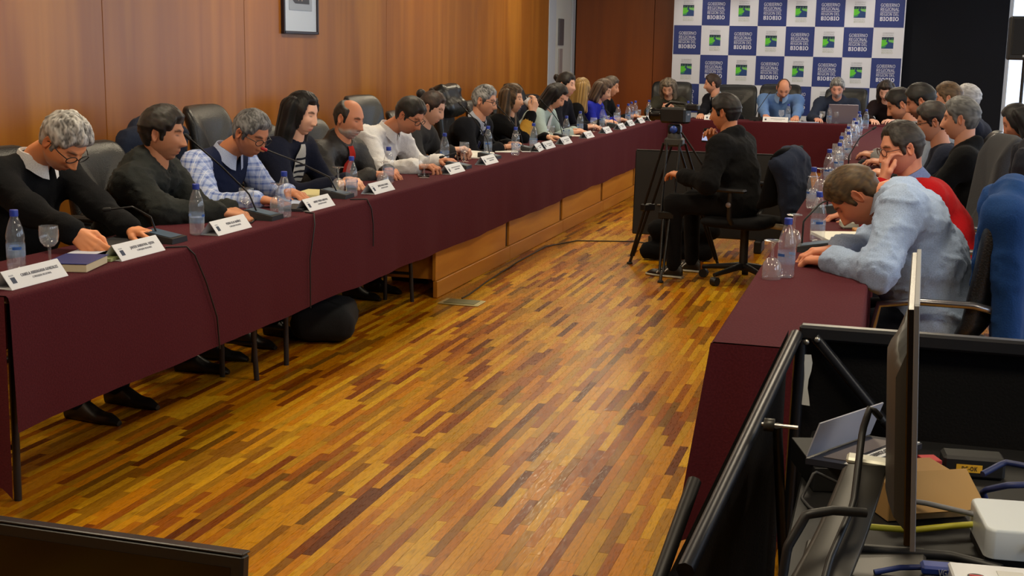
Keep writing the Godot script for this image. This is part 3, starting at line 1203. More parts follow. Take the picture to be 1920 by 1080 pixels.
		sm.emission_energy_multiplier = 6.0
		part("lens", b, sm, so)
		var sl := SpotLight3D.new()
		sl.name = "light"
		sl.light_energy = SP
		sl.light_color = Color(1.0, 0.96, 0.90)
		sl.spot_angle = 34.0
		sl.spot_range = 8.0
		sl.spot_attenuation = 2.0
		sl.light_size = 0.04
		sl.shadow_enabled = true
		so.add_child(sl)
		sl.position = Vector3(0, -0.09, -0.01)
		sl.rotation = Vector3(-PI / 2 + 0.45, 0, 0)
	# speaker on a stand by the end window
	o = thing("loudspeaker", "black box loudspeaker on a stand in front of the end window", "speaker", Vector3(1.30, 0, -15.0))
	b = MB.new()
	b.box(Vector3(0.36, 0.46, 0.30), xf(Vector3(0, 1.765, 0)), 0.015)
	var cab := part("cabinet", b, mat(S(16, 17, 19), 0.6), o)
	b = MB.new()
	b.box(Vector3(0.30, 0.38, 0.012), xf(Vector3(0, 1.78, 0.153)), 0.004)
	part("grille", b, mat(S(22, 23, 25), 0.85), cab)
	b = MB.new()
	b.box(Vector3(0.03, 0.035, 0.004), xf(Vector3(-0.02, 1.585, 0.152)), 0.001)
	part("badge", b, mat(S(190, 196, 204), 0.4), cab)
	b = MB.new()
	b.tube([Vector3(0, 0.35, 0), Vector3(0, 1.54, 0)], 0.018, 10)
	part("pole", b, mat(S(18, 18, 22), 0.5), o)
	for q in 3:
		var a := TAU * q / 3.0 + 0.4
		b = MB.new()
		b.tube([Vector3(0, 0.62, 0), Vector3(cos(a) * 0.42, 0.02, sin(a) * 0.42)], 0.013, 8)
		part("leg", b, mat(S(18, 18, 22), 0.5), o)

func in_view(p: Vector3) -> bool:
	# inside the picture's field, for choosing which strips become pieces
	var cam: Camera3D = get_node("camera")
	var q := cam.transform.affine_inverse() * p
	return q.z < -1.0 and absf(q.x / q.z) < 0.42 and absf(q.y / q.z) < 0.24

func window(called: String, at: Vector3, turn: float, w: float, h: float, energy: float) -> void:
	# frame, mullion and a white blind with daylight behind it; faces +z before the turn
	var T := Transform3D(Basis.from_euler(Vector3(0, turn, 0)), at)
	var b := MB.new()
	for s in [-1.0, 1.0]:
		b.box(Vector3(0.06, h, 0.12), T * xf(Vector3(s * (w / 2 - 0.03), 0, 0.05)), 0.004)
		b.box(Vector3(w - 0.12, 0.06, 0.12), T * xf(Vector3(0, s * (h / 2 - 0.03), 0.05)), 0.004)
	b.box(Vector3(0.05, h - 0.12, 0.08), T * xf(Vector3(0, 0, 0.05)), 0.004)
	var o := struct(called, b, mat(S(206, 208, 210), 0.45))
	var m := StandardMaterial3D.new()
	m.albedo_color = Color(0.75, 0.77, 0.8)
	m.roughness = 0.9
	m.emission_enabled = true
	m.emission = Color(0.80, 0.89, 1.0)
	m.emission_energy_multiplier = WG
	for s in [-1.0, 1.0]:
		b = MB.new()
		b.box(Vector3(w / 2 - 0.10, h - 0.13, 0.012), T * xf(Vector3(s * (w / 4 - 0.01), 0, 0.02)), 0.0)
		part("blind", b, m, o)
	var l := AreaLight3D.new()
	l.name = "daylight"
	l.area_size = Vector2(w - 0.2, h - 0.2)
	l.area_range = 30.0
	l.light_energy = energy
	l.light_color = Color(0.80, 0.89, 1.0)
	l.shadow_enabled = true
	o.add_child(l)
	l.transform = T * xf(Vector3(0, 0, 0.13), PI)

func banner() -> void:
	var o := thing("backdrop_banner", "blue and white chequered logo backdrop behind the head table", "banner", Vector3(-3.0, 0, -17.92))
	var b := MB.new()
	b.box(Vector3(3.06, 2.5, 0.012), xf(Vector3(1.52, 1.52, -0.01)), 0.002)
	part("sheet", b, mat(S(214, 217, 226), 0.55), o)
	var f := MB.new()
	for s in [0.03, 3.01]: f.tube([Vector3(s, 0.0, -0.05), Vector3(s, 2.75, -0.05)], 0.014, 8)
	f.tube([Vector3(0.03, 2.75, -0.05), Vector3(3.01, 2.75, -0.05)], 0.014, 8)
	part("stand", f, mat(S(150, 150, 155), 0.4, 0.8), o)
	b = MB.new()
	b.box(Vector3(0.379, 0.394, 0.002), Transform3D.IDENTITY, 0.0)
	var blue := b.mesh(mat(S(30, 50, 118), 0.5))
	# emblem: dark blue square with green hills and a winding river
	var lg := MB.new()
	lg.tinted = true
	var em := func(pts: Array, c: Color, z: float):
		lg.col = c.srgb_to_linear()
		var i0 := lg.i.size()
		var m := Vector3.ZERO
		for p in pts: m += Vector3(p[0], p[1], z)
		var k := lg.vert(m / pts.size())
		for p in pts: lg.vert(Vector3(p[0], p[1], z))
		for q in pts.size(): lg.i.append_array(PackedInt32Array([k, k + 1 + (q + 1) % pts.size(), k + 1 + q]))
		for q in range(i0, lg.i.size(), 3):
			var n := (lg.v[lg.i[q + 2]] - lg.v[lg.i[q]]).cross(lg.v[lg.i[q + 1]] - lg.v[lg.i[q]])
			if n.z < 0:
				var t := lg.i[q]
				lg.i[q] = lg.i[q + 1]; lg.i[q + 1] = t
	em.call([[-0.076, -0.075], [0.076, -0.075], [0.076, 0.075], [-0.076, 0.075]], S(28, 62, 120), 0.001)
	em.call([[-0.076, 0.035], [0.076, 0.035], [0.076, 0.075], [-0.076, 0.075]], S(20, 42, 70), 0.0014)
	for q in 4: em.call([[-0.064 + q * 0.036, 0.046], [-0.052 + q * 0.036, 0.066], [-0.040 + q * 0.036, 0.046]], S(60, 120, 90), 0.0018)
	em.call([[-0.076, 0.038], [-0.01, 0.040], [-0.022, 0.018], [0.002, 0.002], [-0.006, -0.018], [-0.04, -0.040], [-0.076, -0.048]], S(92, 196, 52), 0.0018)
	em.call([[0.006, 0.04], [0.076, 0.038], [0.076, 0.0], [0.045, 0.008], [0.02, 0.012], [0.010, 0.026]], S(112, 186, 92), 0.0018)
	em.call([[-0.076, -0.052], [-0.045, -0.046], [-0.01, -0.030], [-0.03, -0.058], [-0.076, -0.066]], S(60, 150, 90), 0.0018)
	lg.fix(0)
	var lm := StandardMaterial3D.new()
	lm.vertex_color_use_as_albedo = true
	lm.roughness = 0.5
	var logo := lg.mesh(lm)
	for r in 5:
		for c in 8:
			var y := 0.932 + r * 0.396
			var x := 0.19 + c * 0.3795
			var is_blue := (r + c) % 2 == 0
			if is_blue:
				var s := put("blue_square", blue, o)
				s.position = Vector3(x, y, -0.0025)
				var W := S(214, 218, 232)
				lettering("GOBIERNO", 0.040, W, s, xf(Vector3(0, 0.090, 0.002)), 0.235)
				lettering("REGIONAL", 0.040, W, s, xf(Vector3(0, 0.036, 0.002)), 0.235)
				var rl := MB.new()
				rl.box(Vector3(0.235, 0.005, 0.001), xf(Vector3(0, 0.004, 0.0016)), 0.0)
				part("rule", rl, mat(W, 0.7), s)
				lettering("REGION DEL", 0.036, W, s, xf(Vector3(0, -0.028, 0.002)), 0.235)
				lettering("BIOBIO", 0.052, W, s, xf(Vector3(0, -0.088, 0.002)), 0.235, true)
			else:
				var s := put("emblem", logo, o)
				s.position = Vector3(x, y, -0.0035)
				var G := S(160, 164, 172)
				lettering("GOBIERNO", 0.020, G, s, xf(Vector3(0, 0.125, 0.0015)), 0.14)
				lettering("REGIONAL", 0.020, G, s, xf(Vector3(0, 0.096, 0.0015)), 0.14)
				lettering("REGION DEL", 0.018, S(178, 186, 170), s, xf(Vector3(0, -0.098, 0.0015)), 0.14)
				lettering("BIOBIO", 0.024, S(178, 186, 170), s, xf(Vector3(0, -0.128, 0.0015)), 0.14)

# a cloth draped over a table: pts = cross-section [offset, height], from hem over the top to the other hem, swept from a to b
func drape(a: Vector3, b: Vector3, across: Vector3, sec: Array, n: int, hem_w: float, seed_f: float, ends: float) -> MB:
	var mb := MB.new()
	var rows := []
	var along := (b - a).normalized()
	for k in n + 1:
		var t := float(k) / n
		var p := a.lerp(b, t)
		var s := p.distance_to(a)
		var row := []
		for q in sec:
			var drop := clampf((TT - q[1]) / 0.5, 0.0, 1.0)
			var out := signf(q[0] - sec[sec.size() / 2][0])
			var fold := sin(s * 5.1 + seed_f + 1.7 * sin(s * 1.3 + seed_f)) * 0.6 + sin(s * 11.7 + seed_f * 2.0) * 0.25 + noise.get_noise_2d(s * 90.0, seed_f * 40.0) * 0.8
			var y: float = q[1] + drop * (noise.get_noise_2d(s * 40.0, seed_f * 9.0) * 0.014)
			if drop <= 0.0: y += 0.0015 * noise.get_noise_2d(s * 240.0, q[0] * 500.0)
			row.append(p + across * (q[0] + out * fold * hem_w * drop) + Vector3.UP * y)
		rows.append(row)
	mb.grid(rows, false, false, false)
	# facing out: the middle of the section must look up
	var n0 := mb.normals()
	var mi: int = (n / 2) * sec.size() + sec.size() / 2
	if n0[mi].y < 0.0:
		for q in range(0, mb.i.size(), 3):
			var t2 := mb.i[q]
			mb.i[q] = mb.i[q + 1]; mb.i[q + 1] = t2
	return mb

func section(w0: float, w1: float, hem0: float, hem1: float) -> Array:
	# from the hem at w0 up, over the top, down to the hem at w1
	var s := []
	for q in 8: s.append([w0 - 0.004, lerpf(hem0, TT - 0.02, q / 7.0)])
	s.append([w0, TT - 0.006])
	for q in 7: s.append([lerpf(w0 + 0.008, w1 - 0.008, q / 6.0), TT])
	s.append([w1, TT - 0.006])
	for q in 8: s.append([w1 + 0.004, lerpf(TT - 0.02, hem1, q / 7.0)])
	return s

func end_drape(c: Vector3, across: Vector3, w: float, out: Vector3, hem: float, seed_f: float, flare: float) -> MB:
	# the cloth hanging over the short end of a table, with flared corner folds
	var rows := []
	for k in 22:
		var t := k / 21.0
		var row := []
		for q in 10:
			var d := q / 9.0
			var f := sin(t * 19.0 + seed_f) * 0.018 + sin(t * 8.0 + seed_f * 2.0) * 0.012
			var corner := pow(absf(t - 0.5) * 2.0, 5.0)
			row.append(c + across * ((t - 0.5) * w * (1.0 + 0.0 * d) + signf(t - 0.5) * corner * flare * d) + out * (0.004 + f * d + 0.02 * d + flare * corner * d * 0.8) + Vector3.UP * (lerpf(TT - 0.003, hem - 0.02 * corner, d)))
		rows.append(row)
	var mb := MB.new()
	mb.grid(rows, false, false, false)
	var nn := mb.normals()
	if nn[105].dot(out) < 0.0:
		for q in range(0, mb.i.size(), 3):
			var t2 := mb.i[q]
			mb.i[q] = mb.i[q + 1]; mb.i[q + 1] = t2
	return mb

func folding_table(called: String, label: String, at: Vector3, lenz: float, w: float, turn := 0.0) -> Node3D:
	var o := thing(called, label, "table", at, turn, "folding tables under the cloths")
	var b := MB.new()
	b.box(Vector3(w, 0.025, lenz - 0.01), xf(Vector3(0, TT - 0.0185, 0)), 0.003)
	part("tabletop", b, mat(S(120, 92, 66), 0.6), o)
	for z in [-1.0, 1.0]:
		for x in [-1.0, 1.0]:
			b = MB.new()
			b.tube([Vector3(x * (w / 2 - 0.14), TT - 0.035, z * (lenz / 2 - 0.20)), Vector3(x * (w / 2 - 0.12), 0.0, z * (lenz / 2 - 0.16))], 0.013, 8)
			part("leg", b, mat(S(44, 42, 46), 0.4, 0.3), o)
		b = MB.new()
		b.tube([Vector3(-w / 2 + 0.13, 0.18, z * (lenz / 2 - 0.18)), Vector3(w / 2 - 0.13, 0.18, z * (lenz / 2 - 0.18))], 0.010, 8)
		part("stretcher", b, mat(S(44, 42, 46), 0.4, 0.3), o)
	return o

func tables() -> void:
	var maroon := cloth(S(86, 32, 41), 0.92, 0.1, 5.0)
	# left run: folding tables near the camera end, then veneered desks on plinths
	var b := drape(Vector3(-2.648, 0, -3.36), Vector3(-2.648, 0, -15.55), Vector3.RIGHT, section(-0.46, 0.0, 0.42, 0.31), 240, 0.016, 1.3, 0.0)
	b.add(end_drape(Vector3(-2.885, 0, -3.36), Vector3.RIGHT, 0.45, Vector3(0, 0, 1), 0.13, 0.7, 0.05))
	tag(part("tablecloth", b, maroon), "long maroon cloth over the tables along the wood-panelled wall", "tablecloth")
	var lt := folding_table("folding_table", "folding table with thin dark legs under the cloth along the wood-panelled wall", Vector3(-2.88, 0, -4.40), 2.05, 0.42)
	copy(lt, Vector3(-2.88, 0, -6.44), 0.0, "folding table with thin dark legs over the dark grey bag")
	var wood := veneer([S(150, 92, 26), S(186, 126, 44), S(170, 108, 34), S(196, 136, 54)], Vector3(0.5, 0.5, 0.06), 51, 0.38)
	var dark := mat(S(46, 22, 14), 0.6)
	for k in 5:
		desk("wooden_desk", "veneered desk with a plinth, " + ["its end beside the floor socket", "below the woman in the charcoal jacket", "below the woman with the white cup", "below the woman in the mint jacket", "below the bright blue jacket"][k], Vector3(-2.905, 0, -8.26 - k * 1.6), 1.6, 0.0, wood, dark, "veneered desks along the panelled wall")
	# head table
	b = drape(Vector3(0.15, 0, -15.62), Vector3(-2.70, 0, -15.62), Vector3(0, 0, 1), section(-0.45, 0.0, 0.42, 0.17), 60, 0.02, 2.9, 0.0)
	tag(part("tablecloth", b, maroon), "maroon cloth over the head table in front of the backdrop", "tablecloth")
	for k in 2:
		desk("wooden_desk", ["veneered desk under the cloth before the man in the black suit", "veneered desk under the cloth before the grey-bearded man"][k], Vector3(-1.95 + k * 1.43, 0, -15.85), 1.42, -PI / 2, wood, dark, "veneered desks of the head table")
	# right run
	b = drape(Vector3(-0.05, 0, -3.52), Vector3(-0.05, 0, -15.3), Vector3.RIGHT, section(-0.40, 0.0, 0.20, 0.40), 220, 0.03, 5.2, 0.0)
	b.add(end_drape(Vector3(-0.25, 0, -3.52), Vector3.RIGHT, 0.40, Vector3(0, 0, 1), 0.20, 2.2, 0.07))
	tag(part("tablecloth", b, maroon), "maroon cloth over the tables opposite the panelled wall, one end hanging free", "tablecloth")
	for k in 6:
		copy(lt, Vector3(-0.25, 0, -4.55 - k * 1.96), 0.0, "folding table hidden under the cloth opposite the panelled wall", "folding tables opposite the panelled wall").scale = Vector3(0.88, 1, 0.95)

func desk(called: String, label: String, at: Vector3, len: float, turn: float, wood: Material, dark: Material, group: String) -> void:
	# front panel to the aisle (+x before the turn), ends, plinth board, dark post at the joint
	var o := thing(called, label, "desk", at, turn, group)
	var b := MB.new()
	b.box(Vector3(0.43, 0.03, len - 0.004), xf(Vector3(0, TT - 0.021, 0)), 0.003)
	part("desktop", b, wood, o)
	b = MB.new()
	b.box(Vector3(0.025, TT - 0.145, len - 0.085), xf(Vector3(0.200, 0.11 + (TT - 0.145) / 2, 0.04)), 0.003)
	part("front_panel", b, wood, o)
	b = MB.new()
	b.box(Vector3(0.03, 0.105, len - 0.006), xf(Vector3(0.208, 0.0545, 0)), 0.003)
	part("plinth", b, wood, o)
	b = MB.new()
	b.box(Vector3(0.02, TT - 0.145, 0.08), xf(Vector3(0.188, 0.11 + (TT - 0.145) / 2, -len / 2 + 0.042)), 0.002)
	part("joint_post", b, dark, o)
	for s in [-1.0, 1.0]:
		b = MB.new()
		b.box(Vector3(0.38, TT - 0.145, 0.02), xf(Vector3(-0.01, 0.11 + (TT - 0.145) / 2, s * (len / 2 - 0.06))), 0.002)
		part("side_panel", b, wood, o)

# ---------------------------------------------------------------- chairs
func executive_chair(label: String, at: Vector3, turn: float, lm: Material, group := "", back_h := 1.14, chrome := false) -> Node3D:
	# faces +z before the turn
	var o := thing("office_chair", label, "chair", at, turn, group)
	var metal := mat(S(150, 150, 155), 0.25, 0.9) if chrome else mat(S(22, 22, 24), 0.45)
	var b := MB.new()
	cushion(b, Vector3(0, 0.41, 0.0), Vector3(0.52, 0.10, 0.50), 0.0)
	part("seat", b, lm, o)
	b = MB.new()
	cushion(b, Vector3(0, (0.52 + back_h) / 2, -0.27), Vector3(0.54, back_h - 0.50, 0.10), 0.10)
	part("backrest", b, lm, o)
	for s in [-1.0, 1.0]:
		b = MB.new()
		b.tube([Vector3(s * 0.25, 0.41, 0.10), Vector3(s * 0.31, 0.56, 0.14), Vector3(s * 0.31, 0.66, 0.12), Vector3(s * 0.31, 0.68, 0.0), Vector3(s * 0.30, 0.68, -0.20), Vector3(s * 0.26, 0.66, -0.27)], 0.014, 8)
		var ar := part("armrest", b, metal, o)
		if chrome: continue
		b = MB.new()
		b.box(Vector3(0.05, 0.03, 0.24), xf(Vector3(s * 0.308, 0.70, -0.03)), 0.012)
		part("arm_pad", b, mat(S(18, 18, 19), 0.5), ar)
	b = MB.new()
	b.tube([Vector3(0, 0.10, 0), Vector3(0, 0.37, 0)], 0.028, 10)
	part("column", b, metal, o)
	star_base(o, metal)
	return o

func star_base(o: Node3D, metal: Material) -> void:
	for q in 5:
		var a := TAU * q / 5.0 + 0.3
		var d := Vector3(cos(a), 0, sin(a))
		var b := MB.new()
		b.tube([d * 0.02 + Vector3(0, 0.11, 0), d * 0.30 + Vector3(0, 0.075, 0)], [0.026, 0.014], 8)
		var lg := part("base_arm", b, metal, o)
		b = MB.new()
		b.tube([d * 0.29 + Vector3(-d.z, 0, d.x) * 0.022 + Vector3(0, 0.03, 0), d * 0.29 - Vector3(-d.z, 0, d.x) * 0.022 + Vector3(0, 0.03, 0)], 0.03, 10)
		part("caster", b, mat(S(14, 14, 15), 0.5), lg)

func cushion(b: MB, c: Vector3, s: Vector3, curve: float) -> void:
	# a pillowy block: rounded edges, bulging faces; backs curve towards +z at the sides
	var rows := []
	var n := 14
	for j in n + 1:
		var w := PI * (float(j) / n - 0.5)
		var row := []
		for q in 28:
			var a := TAU * q / 28.0
			var e := 0.34 if s.z > s.y else 0.24
			var cw := pow(absf(cos(w)), e)
			var p := Vector3(signf(cos(a)) * pow(absf(cos(a)), e) * cw, signf(sin(a)) * pow(absf(sin(a)), e) * cw, sin(w))
			if s.z > s.y: p = Vector3(p.x, p.z, p.y)
			var v := Vector3(p.x * s.x, p.y * s.y, p.z * s.z) * 0.5
			if curve > 0.0:
				v.z += curve * (p.x * p.x * 0.5) - 0.06 * p.y + 0.02 * sin(p.y * 4.0)
			row.append(c + v)
		rows.append(row)
	b.grid(rows, true, false)

func chairs() -> void:
	var lm := leather(S(22, 24, 27), 0.38)
	# behind the people along the panelled wall
	var zs := [-5.05, -5.8, -6.4, -7.0, -7.7, -8.4, -9.35, -10.2, -11.2, -12.2, -12.9, -13.55, -14.3, -15.2]
	var tall := [1.05, 1.03, 1.0, 1.18, 1.03, 1.03, 1.17, 1.02, 1.19, 1.04, 1.04, 1.18, 1.04, 1.04]
	for k in zs.size():
		executive_chair("black leather chair of the " + L_WHO[k], Vector3(-3.72, 0, zs[k]), PI / 2 + rng.randf_range(-0.12, 0.12), lm, "black leather chairs along the panelled wall", tall[k])
	executive_chair("empty black leather chair at the near end of the panelled wall row", Vector3(-3.95, 0, -4.15), PI / 2, lm, "", 1.06)
	# head table
	var xs := [-2.85, -2.0, -1.45, -0.62, 0.05]
	var th := [1.16, 1.14, 1.16, 1.13, 1.0]
	for k in 5:
		executive_chair("black leather chair of the " + B_WHO[k], Vector3(xs[k], 0, -16.9), rng.randf_range(-0.1, 0.1), lm, "black leather chairs behind the head table", th[k])
	# opposite row
	var gm := cloth(S(62, 64, 70), 0.9, 0.4)
	var rp := [Vector3(0.13, 0, -5.08), Vector3(0.34, 0, -6.42), Vector3(0.28, 0, -7.28), Vector3(0.54, 0, -8.05), Vector3(0.52, 0, -8.75), Vector3(0.50, 0, -9.66), Vector3(0.44, 0, -10.36), Vector3(0.60, 0, -10.95), Vector3(0.74, 0, -11.6)]
	var rw := ["man in the pale blue shirt, blue jacket on it", "man in the red sweater, dark coat on it", "", "man with cropped grey hair", "man with wavy dark hair", "dark-haired bearded man", "man in the pale grey shirt", "person with light brown hair", "man with silver hair"]
	for k in rp.size():
		executive_chair(("chair with chrome arms of the " + rw[k]) if k != 2 else "empty tall grey fabric chair beside the man in the red sweater", rp[k], -PI / 2 + (0.15 if k == 2 else -0.05), gm if k in [1, 2] else lm, "chairs opposite the panelled wall", [1.04, 1.15, 1.14, 1.0, 1.0, 1.02, 1.0, 1.0, 1.05][k], true)
	coat("dark_coat", "dark grey quilted coat hanging over the chair of the red-sweatered man", rp[1], -PI / 2 - 0.05, cloth(S(34, 38, 50), 0.85, 0.3), 1.17, 0.32)
	coat("blue_jacket", "bright blue jacket hanging over the chair of the bent man", rp[0] + Vector3(0.0, 0, 0.0), -PI / 2 - 0.05, cloth(S(28, 66, 124), 0.8, 0.2), 1.08, 0.30)
	coat("dark_blue_jacket", "dark blue padded jacket over a chair back behind the young man in the parka", Vector3(-3.72, 0, -6.4), PI / 2, cloth(S(38, 46, 66), 0.8, 0.3), 1.10, 0.62)
	# black bag hung over a chair by the speaking man
	var nb := net([bone(Vector3(-3.95, 1.15, -11.05), 0.08, Vector3(-3.95, 1.16, -11.38), 0.08), bone(Vector3(-3.90, 1.02, -11.05), 0.09, Vector3(-3.90, 1.02, -11.38), 0.09)], 0.018, 0.06, 0.016, 5.0)
	tag(part("shoulder_bag", nb, mat(S(24, 25, 27), 0.35)), "shiny black bag draped over a chair back beside the speaking man", "bag")

func coat(called: String, label: String, at: Vector3, turn: float, m: Material, top: float, low: float) -> void:
	# a garment hung over a chair back: shoulders on the back, body and sleeves hanging behind it in soft folds
	var T := xf(at, turn)
	var bs := []
	for s in [-1.0, 1.0]:
		bs.append(bone(T * Vector3(0, top - 0.03, -0.30), 0.055, T * Vector3(s * 0.22, top - 0.08, -0.29), 0.06))
		bs.append(bone(T * Vector3(s * 0.24, top - 0.10, -0.30), 0.06, T * Vector3(s * 0.29, low + 0.1, -0.33), 0.05))
		bs.append(bone(T * Vector3(s * 0.17, top - 0.1, -0.33), 0.06, T * Vector3(s * 0.18, low, -0.37), 0.05))
		bs.append(bone(T * Vector3(s * 0.08, top - 0.1, -0.33), 0.06, T * Vector3(s * 0.09, low + 0.02, -0.38), 0.05))
		bs.append(bone(T * Vector3(s * 0.20, top - 0.06, -0.24), 0.03, T * Vector3(s * 0.16, top - 0.35, -0.20), 0.02))
	bs.append(bone(T * Vector3(-0.1, top, -0.32), 0.035, T * Vector3(0.1, top, -0.32), 0.035))
	var b := net(bs, 0.014, 0.07, 0.012, 5.0)
	tag(part(called, b, m), label, "jacket")

const L_Z := [-4.5, -5.28, -6.02, -6.75, -7.42, -8.02, -8.92, -9.84, -10.98, -12.06, -12.9, -13.86, -14.4, -15.28]
const R_Z := [-5.0, -6.3, -8.0, -8.65, -9.6, -10.3, -10.8, -11.4]
const R_WHO := ["bent man in the pale blue shirt", "man in the red sweater", "man with cropped grey hair", "man with wavy dark hair", "dark-haired bearded man", "man with bowed head in a pale shirt", "person with light brown hair", "empty end of the row"]
func before(z: float, right := false) -> String:
	var zs := R_Z if right else L_Z
	var best := 0
	for k in zs.size():
		if absf(zs[k] - z) < absf(zs[best] - z): best = k
	return "before the " + (R_WHO if right else L_WHO)[best]

# ---------------------------------------------------------------- who sits where
func people() -> void:
	var navy := cloth(S(26, 30, 48), 0.85)
	var black := cloth(S(17, 18, 21), 0.9, 0.2)
	var white := cloth(S(238, 238, 240), 0.8, 0.1)
	var dk := mat(S(18, 16, 16), 0.3)
	var check := StandardMaterial3D.new()
	var im := Image.create(64, 64, false, Image.FORMAT_RGB8)
	im.fill(S(172, 186, 220))
	for q in [0, 32]:
		im.fill_rect(Rect2i(0, q, 64, 9), S(120, 140, 196))
		im.fill_rect(Rect2i(q, 0, 9, 64), S(128, 146, 200))
	im.fill_rect(Rect2i(0, 18, 64, 3), S(214, 220, 236))
	im.fill_rect(Rect2i(18, 0, 3, 64), S(214, 220, 236))
	for p in [[0, 0], [32, 0], [0, 32], [32, 32]]: im.fill_rect(Rect2i(p[0], p[1], 9, 9), S(70, 92, 160))
	check.albedo_texture = ImageTexture.create_from_image(im)
	check.uv1_triplanar = true
	check.uv1_scale = Vector3.ONE * 14.0
	check.roughness = 0.85
	var G := "people along the panelled wall"
	var sk1 := S(214, 152, 116)
	var sk2 := S(196, 136, 102)
	var sk3 := S(232, 178, 150)
	# along the panelled wall, from the camera end
	person({"label": "grey-haired man in black sweater and white collar, bowed over his writing", "group": G, "hip": Vector3(-3.56, 0, -4.58), "face": 4.0, "head": Vector3(-3.24, 1.145, -4.50), "hp": 47.0, "hy": 6.0, "neck": Vector3(-3.44, 1.06, -4.56),
		"cell": 0.0125, "w": 0.22, "fat": 1.08, "top": black, "top_name": "sweater", "skin": S(224, 150, 106), "hair": "short", "hair_th": 0.024, "hairline": 0.50, "hair_col": S(74, 72, 70), "hair_col2": S(198, 196, 192), "hair_mix": 0.05, "wave": 0.5, "collar": white, "glasses": dk,
		"beard": 0.35, "beard_col": S(180, 170, 160), "hands": [Vector3(-2.96, TT + 0.03, -4.55), Vector3(-2.93, TT + 0.055, -4.17)], "curl": [0.5, 0.95], "palms": [Vector3.UP, Vector3(-0.3, 0.6, 0.75)], "fingers": [Vector3(1, -0.05, 0.3), Vector3(0.75, -0.45, 0.1)]})
	person({"label": "dark-haired young man in a dark olive parka looking along the row", "group": G, "hip": Vector3(-3.58, 0, -5.36), "face": -8.0, "head": Vector3(-3.26, 1.13, -5.28), "hp": 8.0, "hy": -4.0, "cell": 0.0125, "w": 0.215, "fat": 1.12, "puff": 1.28, "hood": 1, "fold": 0.016,
		"top": cloth(S(40, 43, 42), 0.75), "top_name": "parka", "collar": cloth(S(44, 47, 46), 0.75), "collar_r": 0.030, "skin": sk2, "hair": "short", "hair_th": 0.026, "hairline": 0.52, "hair_col": S(18, 14, 12), "hair_col2": S(40, 32, 28), "beard": 0.3, "beard_col": S(60, 46, 40),
		"hands": [Vector3(-2.93, TT + 0.035, -5.30), Vector3(-2.93, TT + 0.04, -5.20)], "curl": [0.7, 0.8], "fingers": [Vector3(0.9, -0.1, 0.5), Vector3(0.8, -0.1, -0.35)]})
	person({"label": "grey-haired man with glasses in a navy vest over a blue checked shirt", "group": G, "hip": Vector3(-3.56, 0, -6.08), "face": 10.0, "head": Vector3(-3.20, 1.095, -6.02), "hp": 30.0, "hy": 4.0, "neck": Vector3(-3.37, 0.985, -6.05), "cell": 0.0125, "w": 0.215, "fat": 1.15,
		"top": cloth(S(30, 38, 68), 0.9), "sleeve": check, "puff": 1.15, "skin": S(190, 126, 92), "full": 0.4, "hair": "short", "hair_th": 0.019, "hairline": 0.56, "hair_col": S(46, 46, 48), "hair_col2": S(120, 120, 122), "collar": cloth(S(178, 190, 222), 0.8, 0.1), "glasses": dk,
		"hands": [Vector3(-3.03, TT + 0.04, -6.10), Vector3(-3.00, TT + 0.04, -5.72)], "curl": [0.5, 0.5], "fingers": [Vector3(0.9, -0.1, 0.4), Vector3(0.85, -0.1, -0.3)]})
	var stripes := [["striped_top", [[0.16, -0.02, 0.02], [0.10, -0.05, 0.05], [0.02, -0.06, 0.06], [-0.08, -0.065, 0.065], [-0.20, -0.07, 0.07]], 0.004, cloth(S(216, 214, 206), 0.8, 0.1)]]
	for q in 7:
		var y := 0.085 - q * 0.036
		var hw := 0.052 + 0.0022 * q
		stripes.append(["stripe", [[y, -hw, hw], [y - 0.013, -hw - 0.001, hw + 0.001]], 0.0075, cloth(S(30, 32, 44), 0.85)])
	person({"label": "woman with long black hair in a navy blazer over a striped top", "group": G, "hip": Vector3(-3.58, 0, -6.80), "face": 6.0, "head": Vector3(-3.26, 1.165, -6.75), "hp": 16.0, "hy": 0.0, "cell": 0.0135, "w": 0.175, "fat": 0.92, "bust": 1.0, "fem": 1.0,
		"top": navy, "top_name": "blazer", "skin": sk3, "hair": "long", "hair_len": 0.30, "hair_th": 0.019, "hairline": 0.60, "hair_col": S(10, 8, 9), "hair_col2": S(34, 28, 28), "hair_mix": -0.25, "parting": 0.12, "patches": stripes,
		"hands": [Vector3(-3.03, TT + 0.03, -6.86), Vector3(-3.00, TT + 0.03, -6.62)], "curl": [0.5, 0.6]})
	person({"label": "balding man with grey beard in a dark leather jacket and red shirt", "group": G, "hip": Vector3(-3.56, 0, -7.46), "face": 8.0, "head": Vector3(-3.26, 1.105, -7.42), "hp": 17.0, "hy": 4.0, "cell": 0.0135, "w": 0.225, "fat": 1.2, "puff": 1.2, "fold": 0.008,
		"top": leather(S(38, 36, 36), 0.6), "top_name": "leather_jacket", "collar": leather(S(36, 34, 34), 0.6), "collar_r": 0.018, "skin": S(206, 140, 108), "full": 0.8, "hair": "bald", "hair_th": 0.022, "hairline": 0.6, "hair_col": S(32, 28, 26), "hair_col2": S(58, 52, 48), "beard": 1.0, "beard_col": S(196, 192, 188),
		"patches": [["red_shirt", [[0.15, -0.03, 0.03], [0.05, -0.045, 0.045], [-0.08, -0.045, 0.04], [-0.22, -0.03, 0.03]], 0.004, cloth(S(196, 42, 30), 0.85)]],
		"hands": [Vector3(-3.03, TT + 0.03, -7.5), Vector3(-3.02, TT + 0.03, -7.22)], "curl": [0.5, 0.5]})
